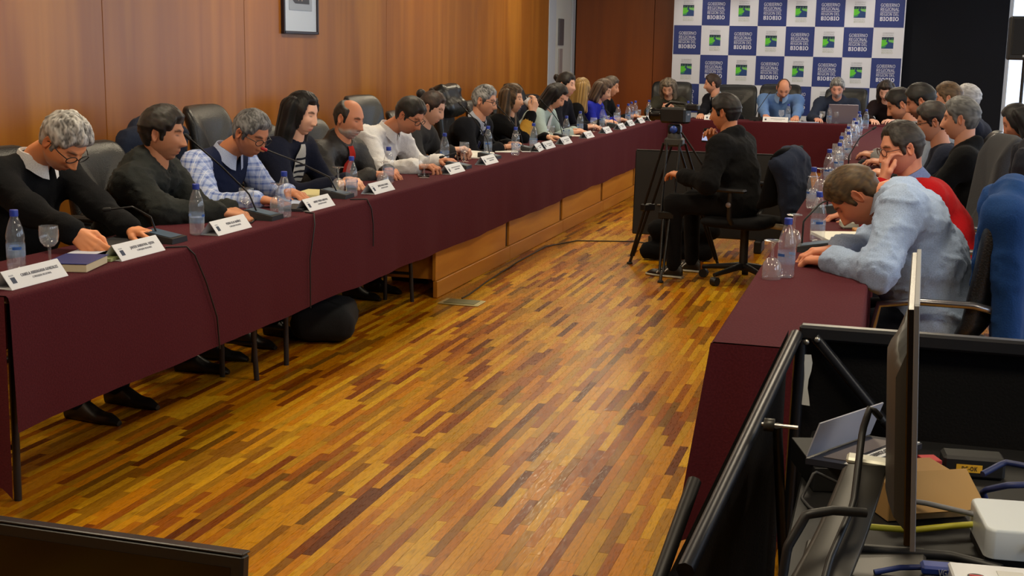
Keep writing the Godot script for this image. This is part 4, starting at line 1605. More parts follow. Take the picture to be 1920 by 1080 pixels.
	person({"label": "stout dark-haired man with glasses in a white shirt, bowed over the table", "group": G, "hip": Vector3(-3.50, 0, -8.14), "face": 8.0, "head": Vector3(-3.09, 1.105, -8.02), "hp": 33.0, "hy": 4.0, "neck": Vector3(-3.27, 1.0, -8.07), "cell": 0.014, "w": 0.23, "fat": 1.25, "puff": 1.3, "fold": 0.016,
		"top": white, "top_name": "shirt", "collar": white, "skin": S(190, 128, 98), "full": 0.9, "hair": "short", "hair_th": 0.020, "hairline": 0.54, "hair_col": S(16, 13, 13), "hair_col2": S(36, 30, 28), "glasses": dk, "beard": 0.3, "beard_col": S(70, 56, 50),
		"hands": [Vector3(-2.96, TT + 0.035, -8.3), Vector3(-2.92, TT + 0.04, -7.72)], "curl": [0.5, 0.8]})
	person({"label": "woman with tied-back brown hair in a charcoal jacket, looking down", "group": G, "hip": Vector3(-3.58, 0, -8.96), "face": 2.0, "head": Vector3(-3.26, 1.115, -8.92), "hp": 24.0, "cell": 0.016, "w": 0.175, "fem": 1.0, "top": cloth(S(48, 48, 50), 0.9), "collar_r": 0.02,
		"skin": S(212, 164, 140), "hair": "bun", "hair_th": 0.016, "hairline": 0.58, "hair_col": S(28, 20, 18), "hair_col2": S(62, 44, 38), "parting": 0.1,
		"hands": [Vector3(-3.08, TT + 0.03, -9.0), Vector3(-3.06, TT + 0.07, -8.8)], "curl": [0.5, 0.8]})
	person({"label": "grey-haired man with glasses in a dark suit speaking into a microphone", "group": G, "hip": Vector3(-3.52, 0, -9.98), "face": 4.0, "head": Vector3(-3.15, 1.14, -9.84), "hp": 14.0, "cell": 0.016, "w": 0.225, "fat": 1.1, "top": cloth(S(20, 21, 27), 0.85), "top_name": "suit_jacket", "lapels": true, "collar": cloth(S(188, 196, 214), 0.8, 0.1),
		"skin": S(202, 146, 118), "hair": "short", "hair_th": 0.018, "hairline": 0.55, "hair_col": S(44, 44, 46), "hair_col2": S(160, 160, 160), "glasses": dk,
		"patches": [["shirt", [[0.15, -0.03, 0.03], [0.06, -0.035, 0.035], [-0.05, -0.02, 0.02]], 0.004, cloth(S(196, 202, 216), 0.8, 0.1)], ["tie", [[0.12, -0.014, 0.014], [-0.05, -0.02, 0.02]], 0.008, cloth(S(40, 46, 92), 0.7)]],
		"hands": [Vector3(-3.02, TT + 0.03, -10.12), Vector3(-2.98, TT + 0.03, -9.75)], "curl": [0.5, 0.5]})
	person({"label": "woman with long brown hair drinking from a white cup, one sleeve mustard yellow", "group": G, "hip": Vector3(-3.58, 0, -11.02), "face": 0.0, "head": Vector3(-3.26, 1.115, -10.98), "hp": 4.0, "cell": 0.016, "w": 0.185, "fem": 1.0, "bust": 1.0, "top": black, "top_name": "black_top", "fore": cloth(S(206, 158, 66), 0.9),
		"skin": S(226, 172, 140), "hair": "long", "hair_len": 0.24, "hair_w": 1.1, "hair_th": 0.024, "hairline": 0.50, "hair_col": S(46, 34, 24), "hair_col2": S(104, 80, 54),
		"hands": [Vector3(-2.98, TT + 0.03, -11.15), Vector3(-3.04, 1.0, -10.86)], "curl": [0.5, 0.9], "fingers": [Vector3(1, 0, 0.1), Vector3(0.3, 1.0, -0.2)], "palms": [Vector3.UP, Vector3(1, 0.2, 0.4)], "hints": [Vector3(0, -1, -0.5), Vector3(0.3, -1, 0.6)]})
	person({"label": "woman with long dark hair in a pale mint jacket, head bowed", "group": G, "hip": Vector3(-3.52, 0, -12.12), "face": 6.0, "head": Vector3(-3.14, 1.115, -12.06), "hp": 36.0, "cell": 0.017, "w": 0.18, "fem": 1.0, "bust": 1.0, "top": cloth(S(172, 190, 188), 0.8), "skin": S(206, 152, 126), "hair": "long", "hair_len": 0.24, "hair_th": 0.02, "hairline": 0.56,
		"hair_col": S(14, 11, 11), "hair_col2": S(40, 32, 30), "hair_mix": -0.2, "parting": 0.1, "patches": [["white_blouse", [[0.14, -0.03, 0.03], [0.0, -0.05, 0.05], [-0.2, -0.05, 0.05]], 0.004, white]],
		"hands": [Vector3(-2.98, TT + 0.03, -12.2), Vector3(-2.94, TT + 0.03, -11.9)]})
	person({"label": "person with black hair and dark jacket sitting upright behind the mint jacket", "group": G, "hip": Vector3(-3.56, 0, -12.96), "face": 6.0, "head": Vector3(-3.25, 1.20, -12.9), "hp": 8.0, "hy": 8.0, "cell": 0.018, "w": 0.185, "fem": 0.7, "top": cloth(S(24, 24, 34), 0.9), "skin": S(214, 164, 140), "hair": "bun", "hair_th": 0.02, "hairline": 0.54,
		"hair_col": S(14, 11, 11), "hair_col2": S(36, 30, 28), "hands": [Vector3(-3.04, TT + 0.03, -13.05), Vector3(-3.00, TT + 0.03, -12.75)]})
	person({"label": "woman with wavy blonde hair turned away, beside the bright blue jacket", "group": G, "hip": Vector3(-3.56, 0, -13.88), "face": -20.0, "head": Vector3(-3.32, 1.12, -13.86), "hp": 8.0, "hy": -35.0, "cell": 0.018, "w": 0.175, "fem": 1.0, "top": black, "skin": sk3, "hair": "long", "hair_len": 0.22, "hair_w": 1.1, "hair_th": 0.024, "hairline": 0.55,
		"hair_col": S(112, 84, 42), "hair_col2": S(176, 140, 78), "hands": [Vector3(-3.06, TT + 0.03, -13.95), Vector3(-3.04, TT + 0.03, -13.7)]})
	person({"label": "woman with chin-length brown hair in a bright blue jacket", "group": G, "hip": Vector3(-3.54, 0, -14.46), "face": 4.0, "head": Vector3(-3.20, 1.11, -14.4), "hp": 24.0, "cell": 0.018, "w": 0.18, "fem": 1.0, "bust": 1.0, "top": cloth(S(38, 48, 186), 0.75), "skin": S(208, 160, 134), "hair": "long", "hair_len": 0.12, "hair_w": 1.1, "hair_th": 0.024, "hairline": 0.50,
		"hair_col": S(52, 38, 30), "hair_col2": S(110, 90, 74), "hands": [Vector3(-3.04, TT + 0.03, -14.5), Vector3(-3.02, TT + 0.03, -14.25)]})
	person({"label": "man in dark clothes at the far end of the panelled wall row", "group": G, "hip": Vector3(-3.56, 0, -15.34), "face": 4.0, "head": Vector3(-3.30, 1.13, -15.28), "hp": 16.0, "cell": 0.02, "w": 0.2, "top": black, "skin": sk1, "hair": "short", "hairline": 0.55, "hair_col": S(60, 50, 44), "hair_col2": S(96, 84, 72),
		"hands": [Vector3(-3.06, TT + 0.03, -15.4), Vector3(-3.04, TT + 0.03, -15.15)]})
	# head table
	G = "people at the head table"
	person({"label": "woman with long grey-brown hair in a red top and olive jacket, reading", "group": G, "hip": Vector3(-2.80, 0, -16.72), "face": 88.0, "head": Vector3(-2.78, 1.105, -16.34), "hp": 34.0, "cell": 0.018, "w": 0.175, "fem": 1.0, "bust": 1.0, "top": cloth(S(62, 60, 50), 0.9), "skin": S(206, 156, 130), "hair": "long", "hair_len": 0.24, "hair_th": 0.022, "hairline": 0.54,
		"hair_col": S(58, 50, 42), "hair_col2": S(136, 124, 108), "parting": 0.08, "patches": [["red_top", [[0.13, -0.06, 0.06], [0.0, -0.085, 0.085], [-0.22, -0.09, 0.09]], 0.004, cloth(S(132, 34, 36), 0.85)]],
		"hands": [Vector3(-2.66, TT + 0.12, -16.02), Vector3(-2.92, TT + 0.04, -15.95)], "curl": [0.9, 0.5]})
	person({"label": "dark-haired man in a black suit turned in profile at the head table", "group": G, "hip": Vector3(-2.05, 0, -16.72), "face": 138.0, "head": Vector3(-2.22, 1.165, -16.36), "hp": 10.0, "hy": 34.0, "cell": 0.018, "w": 0.215, "top": cloth(S(20, 22, 30), 0.85), "top_name": "suit_jacket", "lapels": true, "collar": cloth(S(186, 194, 210), 0.8, 0.1), "skin": S(214, 158, 132), "hair": "short", "hair_th": 0.018, "hairline": 0.58,
		"hair_col": S(34, 24, 22), "hair_col2": S(60, 46, 40), "beard": 0.5, "beard_col": S(70, 54, 46), "patches": [["shirt", [[0.15, -0.04, 0.04], [0.0, -0.045, 0.045], [-0.2, -0.03, 0.03]], 0.004, cloth(S(196, 202, 214), 0.8, 0.1)], ["tie", [[0.13, -0.016, 0.016], [-0.18, -0.022, 0.022]], 0.008, cloth(S(28, 30, 44), 0.7)]],
		"hands": [Vector3(-2.05, TT + 0.03, -16.0), Vector3(-2.3, TT + 0.03, -15.98)]})
	person({"label": "man with thinning hair in a light blue shirt, writing at the head table", "group": G, "hip": Vector3(-1.42, 0, -16.72), "face": 88.0, "head": Vector3(-1.335, 1.135, -16.30), "hp": 42.0, "hy": -6.0, "neck": Vector3(-1.38, 1.03, -16.5), "cell": 0.018, "w": 0.235, "fat": 1.15, "puff": 1.2, "top": cloth(S(112, 150, 212), 0.85), "top_name": "shirt", "collar": cloth(S(150, 182, 226), 0.8, 0.1), "skin": S(214, 152, 124), "hair": "bald", "hair_th": 0.02,
		"hair_col": S(58, 40, 30), "hair_col2": S(96, 70, 52), "hands": [Vector3(-1.14, TT + 0.03, -15.95), Vector3(-1.5, TT + 0.03, -15.92)]})
	person({"label": "grey-haired bearded man in a navy zip sweater behind the laptop", "group": G, "hip": Vector3(-0.68, 0, -16.72), "face": 90.0, "head": Vector3(-0.695, 1.155, -16.34), "hp": 26.0, "cell": 0.018, "w": 0.225, "fat": 1.1, "top": cloth(S(48, 56, 76), 0.9), "top_name": "sweater", "collar_r": 0.016, "skin": S(214, 156, 136), "hair": "short", "hair_th": 0.022, "hairline": 0.56, "hair_col": S(70, 70, 70), "hair_col2": S(150, 150, 150),
		"beard": 1.0, "beard_col": S(196, 194, 190), "hands": [Vector3(-0.5, TT + 0.03, -16.0), Vector3(-0.9, TT + 0.03, -15.98)]})
	person({"label": "dark-haired woman in black bowed at the corner of the head table", "group": G, "hip": Vector3(0.02, 0, -16.62), "face": 100.0, "head": Vector3(-0.12, 1.135, -16.22), "hp": 32.0, "hy": 0.0, "cell": 0.018, "w": 0.17, "fem": 1.0, "bust": 1.0, "top": cloth(S(34, 24, 26), 0.9), "skin": S(220, 172, 152), "hair": "long", "hair_len": 0.18, "hair_th": 0.026, "hairline": 0.55, "hair_col": S(20, 15, 14), "hair_col2": S(52, 40, 34),
		"hands": [Vector3(0.0, TT + 0.04, -15.95), Vector3(-0.26, TT + 0.04, -15.95)]})
	# opposite row, from the camera end
	G = "people opposite the panelled wall"
	var pale := cloth(S(174, 196, 232), 0.85, 0.15)
	person({"label": "man in a pale blue shirt bent low over his folded hands", "group": G, "hip": Vector3(0.19, 0, -5.08), "face": 180.0, "head": Vector3(-0.115, 1.015, -5.12), "hp": 56.0, "hy": 0.0, "neck": Vector3(0.02, 1.05, -5.10), "cell": 0.0115, "w": 0.225, "fat": 1.22, "puff": 1.28, "fold": 0.014, "hunch": 0.05, "top": pale, "top_name": "shirt", "collar": cloth(S(170, 186, 212), 0.8, 0.1),
		"skin": S(206, 136, 104), "full": 0.5, "hair": "short", "hair_th": 0.018, "hairline": 0.52, "hair_col": S(44, 31, 18), "hair_col2": S(86, 64, 36), "beard": 0.3, "beard_col": S(110, 80, 50),
		"hands": [Vector3(-0.19, TT + 0.035, -4.90), Vector3(-0.17, TT + 0.05, -5.10)], "curl": [0.75, 0.6], "fingers": [Vector3(-0.75, -0.1, -0.55), Vector3(-0.95, -0.1, 0.25)], "hints": [Vector3(0.2, -0.5, 0.9), Vector3(0.3, -0.6, -0.8)]})
	person({"label": "man with glasses in a red sweater resting his chin on his hand", "group": G, "hip": Vector3(0.32, 0, -6.36), "face": 172.0, "head": Vector3(0.045, 1.125, -6.28), "hp": 16.0, "hy": -14.0, "cell": 0.013, "w": 0.21, "fat": 1.1, "puff": 1.2, "top": cloth(S(190, 22, 28), 0.9), "top_name": "sweater", "collar": cloth(S(120, 140, 196), 0.8, 0.1), "skin": S(212, 146, 120), "full": 0.4, "hair": "short", "hair_th": 0.018, "hairline": 0.66,
		"hair_col": S(24, 20, 18), "hair_col2": S(58, 52, 48), "glasses": mat(S(80, 30, 28), 0.3), "hands": [Vector3(-0.03, 0.96, -6.20), Vector3(-0.12, TT + 0.03, -6.42)], "curl": [0.8, 0.5], "fingers": [Vector3(0.05, 1.0, -0.2), Vector3(-1, 0, 0.1)], "palms": [Vector3(-1, 0.1, 0.2), Vector3.UP], "hints": [Vector3(-0.4, -1, 0.3), Vector3(0.2, -0.7, -0.6)]})
	var rr := [
		["man with cropped grey hair in a black jacket seen from behind", Vector3(0.52, 0, -8.05), Vector3(0.375, 1.19, -8.0), 188.0, 6.0, S(54, 54, 56), S(112, 112, 112), black, 0.0],
		["man with wavy dark hair and glasses beside the black jacket", Vector3(0.50, 0, -8.72), Vector3(0.24, 1.14, -8.62), 178.0, 16.0, S(20, 15, 14), S(50, 40, 36), cloth(S(34, 40, 58), 0.9), 0.0],
		["dark-haired bearded man in a grey shirt", Vector3(0.46, 0, -9.66), Vector3(0.175, 1.235, -9.6), 184.0, 22.0, S(12, 10, 10), S(28, 24, 22), cloth(S(150, 158, 170), 0.9), 0.9],
		["dark-haired man with bowed head in a pale shirt", Vector3(0.38, 0, -10.36), Vector3(0.04, 1.185, -10.3), 174.0, 28.0, S(14, 11, 11), S(34, 28, 26), cloth(S(150, 150, 152), 0.9), 0.5],
		["person with light brown hair behind the bearded man", Vector3(0.56, 0, -10.9), Vector3(0.40, 1.225, -10.8), 184.0, 10.0, S(62, 46, 32), S(112, 88, 62), black, 0.0],
		["man with silver hair at the far end of the opposite row", Vector3(0.72, 0, -11.5), Vector3(0.575, 1.20, -11.4), 186.0, 8.0, S(130, 130, 132), S(196, 196, 200), cloth(S(40, 44, 60), 0.9), 0.0]]
	for k in rr.size():
		var r: Array = rr[k]
		var pd := {"label": r[0], "group": G, "hip": r[1], "head": r[2], "face": r[3], "hp": r[4], "cell": 0.016, "w": 0.21, "fat": 1.08, "top": r[7], "skin": [S(206, 148, 122), S(206, 146, 118), S(190, 130, 104), S(200, 140, 112), S(206, 150, 124), S(206, 150, 124)][k], "hair": "short", "hair_th": 0.022, "hairline": 0.54,
			"hair_col": r[5], "hair_col2": r[6], "beard": r[8], "hands": [Vector3(r[1].x - 0.50, TT + 0.04, r[1].z + 0.14), Vector3(r[1].x - 0.50, TT + 0.04, r[1].z - 0.12)]}
		if k == 1: pd["glasses"] = dk
		if k in [0, 2]: pd["collar_r"] = 0.018
		person(pd)
	person({"label": "person with black hair in a dark maroon top behind the chairs", "hip": Vector3(0.98, 0, -9.55), "head": Vector3(0.82, 1.12, -9.5), "face": 182.0, "hp": 30.0, "cell": 0.018, "w": 0.19, "fem": 1.0, "top": cloth(S(52, 24, 28), 0.9), "skin": S(196, 128, 98), "hair": "long", "hair_len": 0.14, "hair_col": S(12, 10, 12), "hair_col2": S(30, 26, 28),
		"hands": [Vector3(0.62, 0.80, -9.3), Vector3(0.62, 0.8, -9.7)]})

# ---------------------------------------------------------------- things on the tables
func bottle(label: String, group: String) -> Node3D:
	var o := thing("water_bottle", label, "bottle", Vector3.ZERO, 0.0, group)
	var pet := StandardMaterial3D.new()
	pet.albedo_color = Color(0.85, 0.92, 1.0, 0.07)
	pet.transparency = BaseMaterial3D.TRANSPARENCY_ALPHA
	pet.roughness = 0.06
	pet.metallic_specular = 0.7
	var b := MB.new()
	b.lathe([[0.012, 0.002], [0.026, 0.0], [0.0315, 0.008], [0.032, 0.03], [0.0305, 0.036], [0.032, 0.042], [0.032, 0.10], [0.030, 0.106], [0.032, 0.112], [0.0315, 0.128], [0.027, 0.150], [0.019, 0.175], [0.0135, 0.190], [0.0125, 0.200]], 20)
	part("bottle_body", b, pet, o)
	b = MB.new()
	b.lathe([[0.010, 0.004], [0.0295, 0.006], [0.0300, 0.03], [0.029, 0.036], [0.0302, 0.042], [0.0302, 0.075]], 18)
	var wm := StandardMaterial3D.new()
	wm.albedo_color = Color(0.75, 0.85, 0.95, 0.06)
	wm.transparency = BaseMaterial3D.TRANSPARENCY_ALPHA
	wm.roughness = 0.03
	part("water", b, wm, o)
	b = MB.new()
	b.lathe([[0.0324, 0.050], [0.0326, 0.052], [0.0326, 0.094], [0.0324, 0.096]], 20, Transform3D.IDENTITY, false)
	var lab := StandardMaterial3D.new()
	lab.albedo_color = Color(0.62, 0.74, 0.90, 0.22)
	lab.transparency = BaseMaterial3D.TRANSPARENCY_ALPHA
	lab.roughness = 0.3
	var lo := part("label_wrap", b, lab, o)
	b = MB.new()
	for s in [0.3, 3.4]:
		var rows := []
		for y in [0.078, 0.088]:
			var row := []
			for q in 7:
				var a: float = s + q * 0.16
				row.append(Vector3(cos(a) * 0.0330, y, sin(a) * 0.0330))
			rows.append(row)
		b.grid(rows, false, false, false)
	part("label_print", b, mat(S(40, 84, 160), 0.5), lo)
	b = MB.new()
	b.lathe([[0.0145, 0.193], [0.0148, 0.195], [0.0148, 0.213], [0.0135, 0.216], [0.0, 0.216]], 16)
	part("cap", b, mat(S(34, 58, 158), 0.4), o)
	return o

func goblet(label: String, group: String) -> Node3D:
	var o := thing("water_goblet", label, "glass", Vector3.ZERO, 0.0, group)
	var gl := StandardMaterial3D.new()
	gl.albedo_color = Color(0.93, 0.96, 0.98, 0.07)
	gl.transparency = BaseMaterial3D.TRANSPARENCY_ALPHA
	gl.roughness = 0.03
	gl.metallic_specular = 0.8
	var b := MB.new()
	b.lathe([[0.006, 0.062], [0.018, 0.066], [0.031, 0.082], [0.035, 0.105], [0.0345, 0.130], [0.0335, 0.140], [0.0325, 0.140], [0.0335, 0.128], [0.034, 0.105], [0.030, 0.083], [0.017, 0.068], [0.0, 0.066]], 20, Transform3D.IDENTITY, false)
	part("bowl", b, gl, o)
	b = MB.new()
	b.lathe([[0.0, 0.001], [0.032, 0.0], [0.032, 0.003], [0.012, 0.006], [0.0055, 0.014], [0.0045, 0.035], [0.006, 0.058], [0.0, 0.064]], 16)
	part("stem", b, gl, o)
	return o

func mic(label: String, at: Vector3, yaw: float, pts: Array, red: bool, group: String) -> void:
	# desk microphone: sloped base with a blue-grey top plate, gooseneck, capsule
	var o := thing("desk_microphone", label, "microphone", at, 0.0, group)
	var T := xf(Vector3.ZERO, yaw)
	var b := MB.new()
	var rows := []
	for q in [[-0.075, 0.022], [0.075, 0.045]]:
		rows.append([T * Vector3(-0.06, 0.0, q[0]), T * Vector3(0.06, 0.0, q[0]), T * Vector3(0.055, q[1], q[0]), T * Vector3(-0.055, q[1], q[0])])
	var r0: Array = rows[0]
	var r1: Array = rows[1]
	for e in 4: b.quad(r0[e], r0[(e + 1) % 4], r1[(e + 1) % 4], r1[e])
	b.quad(r0[0], r0[1], r0[2], r0[3])
	b.quad(r1[0], r1[1], r1[2], r1[3])
	b.fixc(0, T * Vector3(0, 0.018, 0))
	part("base", b, mat(S(24, 26, 30), 0.5), o)
	b = MB.new()
	b.quad(T * Vector3(-0.045, 0.0245, -0.06), T * Vector3(0.045, 0.0245, -0.06), T * Vector3(0.045, 0.0455, 0.065), T * Vector3(-0.045, 0.0455, 0.065))
	for q in 4: b.v[q] = b.v[q] + Vector3(0, 0.0015, 0)
	b.fixc(0, Vector3(0, -1, 0))
	part("top_plate", b, mat(S(58, 84, 108), 0.4), o)
	var cv := Curve3D.new()
	for p in pts: cv.add_point(p)
	for q in range(1, pts.size() - 1):
		var t: Vector3 = (pts[q + 1] - pts[q - 1]) * 0.2
		cv.set_point_in(q, -t)
		cv.set_point_out(q, t)
	var path := []
	for q in 21: path.append(cv.sample_baked(cv.get_baked_length() * q / 20.0))
	b = MB.new()
	b.tube(path, 0.0042, 8)
	part("gooseneck", b, mat(S(26, 26, 28), 0.35, 0.4), o)
	b = MB.new()
	var e0: Vector3 = path[20]
	var dv: Vector3 = (path[20] - path[18]).normalized()
	b.tube([e0, e0 + dv * 0.004, e0 + dv * 0.03, e0 + dv * 0.036], [0.006, 0.009, 0.009, 0.004], 10)
	part("capsule", b, mat(S(168, 24, 30), 0.4) if red else mat(S(16, 16, 18), 0.7), o)
	var cb := MB.new()
	var c0 := T * Vector3(0, 0.012, 0.075)
	cb.tube([c0, c0 + Vector3(0.06, -0.006, 0.05), c0 + Vector3(0.10, -0.007, 0.16), c0 + Vector3(0.06, -0.007, 0.24)] if at.x < -2.0 else [c0, c0 + Vector3(0.03, -0.007, 0.04), c0 + Vector3(0.0, -0.008, 0.10)], 0.0035, 6)
	part("cable", cb, mat(S(14, 14, 15), 0.5), o)

func name_card(at: Vector3, yaw: float, name_text: String, role: String, label: String, group: String) -> void:
	# folded paper tent; its written side faces +x before the yaw, length along z
	var o := thing("name_card", label, "name card", at, yaw, group)
	var paper := mat(S(222, 224, 228), 0.75)
	var F := [Vector3(0.02, 0.001, -0.1485), Vector3(-0.022, 0.058, -0.1485), Vector3(-0.064, 0.001, -0.1485)]
	var b := MB.new()
	for q in [[0, 1], [1, 2], [2, 0]]:
		var a: Vector3 = F[q[0]]
		var c: Vector3 = F[q[1]]
		var n := Vector3(c.y - a.y, -(c.x - a.x), 0).normalized() * 0.0007
		var z := Vector3(0, 0, 0.297)
		var i0 := b.i.size()
		b.quad(a + n, c + n, c + z + n, a + z + n)
		b.quad(a - n, c - n, c + z - n, a + z - n)
		b.quad(a + n, a - n, a - n + z, a + n + z)
		b.quad(c + n, c - n, c - n + z, c + n + z)
		b.fixc(i0, (a + c + z) * 0.5)
	part("folded_paper", b, paper, o)
	var up: Vector3 = (F[1] - F[0]).normalized()
	var out := Vector3(up.y, -up.x, 0)
	var mid: Vector3 = (F[0] + F[1]) * 0.5 + Vector3(0, 0, 0.1485)
	# text runs towards -z as read from the aisle
	var T := Transform3D(Basis(Vector3(0, 0, -1), up, out), mid + out * 0.0012)
	var ink := S(92, 94, 104)
	if name_text != "": lettering(name_text, 0.0105, ink, o, T * xf(Vector3(0.028, 0.008, 0)), minf(0.2, 0.0078 * name_text.length()), true)
	else:
		b = MB.new()
		b.box(Vector3(0.17, 0.008, 0.0006), T * xf(Vector3(0.028, 0.008, 0)), 0.0)
		part("name_line", b, mat(S(150, 152, 158), 0.8), o)
	lettering(role, 0.0065, S(120, 122, 130), o, T * xf(Vector3(0.028, -0.008, 0)), 0.10)
	b = MB.new()
	b.box(Vector3(0.022, 0.022, 0.0006), T * xf(Vector3(-0.115, -0.004, 0)), 0.0)
	part("emblem", b, mat(S(52, 62, 84), 0.7), o)
	b = MB.new()
	b.box(Vector3(0.022, 0.005, 0.0006), T * xf(Vector3(-0.115, 0.014, 0)), 0.0)
	part("emblem_caption", b, mat(S(168, 172, 180), 0.7), o)

func sheet_stack(called: String, label: String, cat: String, at: Vector3, yaw: float, w: float, d: float, h: float, m: Material, cover: Material = null, group := "") -> Node3D:
	var o := thing(called, label, cat, at, yaw, group)
	var b := MB.new()
	b.box(Vector3(w, h, d), xf(Vector3(0, h / 2 + 0.0005, 0)), 0.001)
	part("pages", b, m, o)
	if cover != null:
		b = MB.new()
		b.box(Vector3(w + 0.008, 0.003, d + 0.008), xf(Vector3(0, h + 0.002, 0)), 0.001)
		part("cover", b, cover, o)
	return o

func on_the_tables() -> void:
	var y := TT
	# bottles
	var LB := [Vector3(-2.92, y, -3.76), Vector3(-2.80, y, -4.78), Vector3(-2.72, y, -5.44), Vector3(-2.78, y, -6.36), Vector3(-2.86, y, -7.09), Vector3(-2.99, y, -8.45), Vector3(-2.98, y, -9.42), Vector3(-2.76, y, -9.42), Vector3(-2.78, y, -10.0), Vector3(-2.84, y, -11.32), Vector3(-2.94, y, -12.27), Vector3(-2.96, y, -13.36), Vector3(-2.95, y, -14.1), Vector3(-2.90, y, -14.42), Vector3(-2.98, y, -15.0), Vector3(-3.0, y, -15.35)]
	var g := "water bottles on the table along the panelled wall"
	var lab := "small clear water bottle with blue cap on the table along the panelled wall"
	var b0 := bottle(lab, g)
	b0.position = LB[0]
	var by := ["beside the first name card and the blue book", "beside the dark parka's folded hands", "beside the name card before the navy vest", "before the woman in the navy blazer", "before the bearded man in the leather jacket", "before the woman in the charcoal jacket", "before the open white book", "before the man in the dark suit", "beside the turned name card", "before the woman with the white cup", "before the pale mint jacket", "before the blonde woman", "before the bright blue jacket", "beside the goblet before the bright blue jacket", "before the man at the far end of the row", "at the corner next to the head table"]
	b0.set_meta("label", "clear water bottle with blue cap " + by[0])
	for k in range(1, LB.size()): copy(b0, LB[k], rng.randf() * 6.0, "clear water bottle with blue cap " + by[k])
	g = "water bottles on the table opposite the panelled wall"
	lab = "small clear water bottle with blue cap on the table opposite the panelled wall"
	for p in [Vector3(-0.34, y, -4.68), Vector3(-0.285, y, -5.66), Vector3(-0.385, y, -6.9), Vector3(-0.375, y, -8.3), Vector3(-0.34, y, -8.95), Vector3(-0.36, y, -9.7), Vector3(-0.33, y, -10.3), Vector3(-0.36, y, -11.1), Vector3(-0.32, y, -11.9), Vector3(-0.36, y, -12.6), Vector3(-0.33, y, -13.4), Vector3(-0.36, y, -14.2), Vector3(-0.3, y, -14.8)]:
		var near_by: String = "clear water bottle beside the bent man's folded hands" if p.z > -5.0 else ("clear water bottle by the microphone of the bent man" if p.z > -6.0 else "clear water bottle with blue cap " + before(p.z, true))
		copy(b0, p, rng.randf() * 6.0, near_by, g)
	g = "water bottles on the head table"
	lab = "small clear water bottle with blue cap on the head table"
	var hb := [[Vector3(-2.42, y, -15.72), "between the red top and the black suit"], [Vector3(-2.06, y, -15.92), "before the man in the black suit"], [Vector3(-1.22, y, -15.72), "before the man in the light blue shirt"], [Vector3(-0.74, y, -15.72), "in front of the laptop"], [Vector3(-2.9, y, -15.7), "at the corner of the head table"]]
	for p in hb: copy(b0, p[0], rng.randf() * 6.0, "clear water bottle with blue cap " + p[1], g)
	# goblets
	g = "goblets standing upright along the panelled wall"
	lab = "clear stemmed goblet standing upright on the table along the panelled wall"
	var g0 := goblet(lab, g)
	g0.position = Vector3(-2.87, y, -5.35)
	g0.set_meta("label", "clear stemmed goblet standing upright beside the name card before the dark parka")
	for p in [Vector3(-2.90, y, -3.92), Vector3(-2.78, y, -7.48), Vector3(-2.93, y, -8.7), Vector3(-2.9, y, -11.0), Vector3(-2.88, y, -12.6), Vector3(-2.86, y, -13.1), Vector3(-2.9, y, -13.8), Vector3(-2.84, y, -14.7)]: copy(g0, p, rng.randf(), "clear stemmed goblet standing upright " + before(p.z))
	g = "goblets turned upside down along the panelled wall"
	lab = "clear stemmed goblet turned upside down on the table along the panelled wall"
	for p in [Vector3(-2.84, y, -5.6), Vector3(-2.93, y, -6.52), Vector3(-2.84, y, -6.95), Vector3(-2.85, y, -9.75)]:
		copy(g0, p + Vector3(0, 0.1405, 0), 0.0, "clear stemmed goblet turned upside down " + before(p.z), g).rotation = Vector3(PI, 0, 0)
	g = "goblets turned upside down opposite the panelled wall"
	lab = "clear stemmed goblet turned upside down on the table opposite the panelled wall"
	for p in [Vector3(-0.385, y, -4.62), Vector3(-0.37, y, -5.42), Vector3(-0.40, y, -7.2), Vector3(-0.39, y, -7.75), Vector3(-0.38, y, -8.6)]:
		copy(g0, p + Vector3(0, 0.1405, 0), 0.0, "clear stemmed goblet turned upside down " + before(p.z, true), g).rotation = Vector3(PI, 0, 0)
	g = "goblets standing upright opposite the panelled wall"
	lab = "clear stemmed goblet standing upright on the table opposite the panelled wall"
	for p in [Vector3(-0.37, y, -9.3), Vector3(-0.4, y, -10.0), Vector3(-0.38, y, -10.7), Vector3(-0.4, y, -11.5), Vector3(-0.39, y, -12.2), Vector3(-0.4, y, -13.0), Vector3(-0.38, y, -13.8)]: copy(g0, p, rng.randf(), "clear stemmed goblet standing upright " + before(p.z, true), g)
	g = "goblets on the head table"
	lab = "clear stemmed goblet standing on the head table"
	copy(g0, Vector3(-1.30, y, -15.75), 0.2, "clear stemmed goblet before the man in the light blue shirt", g)
	for p in [Vector3(-0.82, y, -15.74), Vector3(-0.66, y, -15.74)]: copy(g0, p, rng.randf(), "clear stemmed goblet standing in front of the laptop", g)
	# name cards
	var cz := [-3.59, -4.21, -4.92, -5.81, -6.63, -7.88, -8.63, -9.95, -10.25, -10.83, -11.7, -12.5, -13.2]
	var tx := ["CAMILA ARRIAGADA GONZALEZ", "JAVIER SANDOVAL OJEDA", "PEDRO KLAS MUÑOZ", "ANDRES PARRA SANDOVAL", "JAVIER AVALO SUAREZ"]
	var who := ["beside the blue-covered book", "beside the green booklet", "in front of the man in the dark parka", "in front of the navy vest", "in front of the woman with the striped top"]
	for k in cz.size():
		var close := k < 5
		name_card(Vector3(-2.715, y, cz[k]), 0.0 if k != 7 else 0.13, tx[k] if close else "", "CONSEJERA REGIONAL" if k == 0 else "CONSEJERO REGIONAL", ("white folded name card " + who[k]) if close else "white folded name card " + ("turned aside " if k == 7 else "") + before(cz[k]), "name cards along the panelled wall")
	for k in 3:
		name_card(Vector3(-2.76, y, [-13.9, -14.5, -15.1][k]), 0.0, "", "CONSEJERO REGIONAL", "white folded name card " + before([-13.9, -14.5, -15.1][k]), "name cards along the panelled wall")
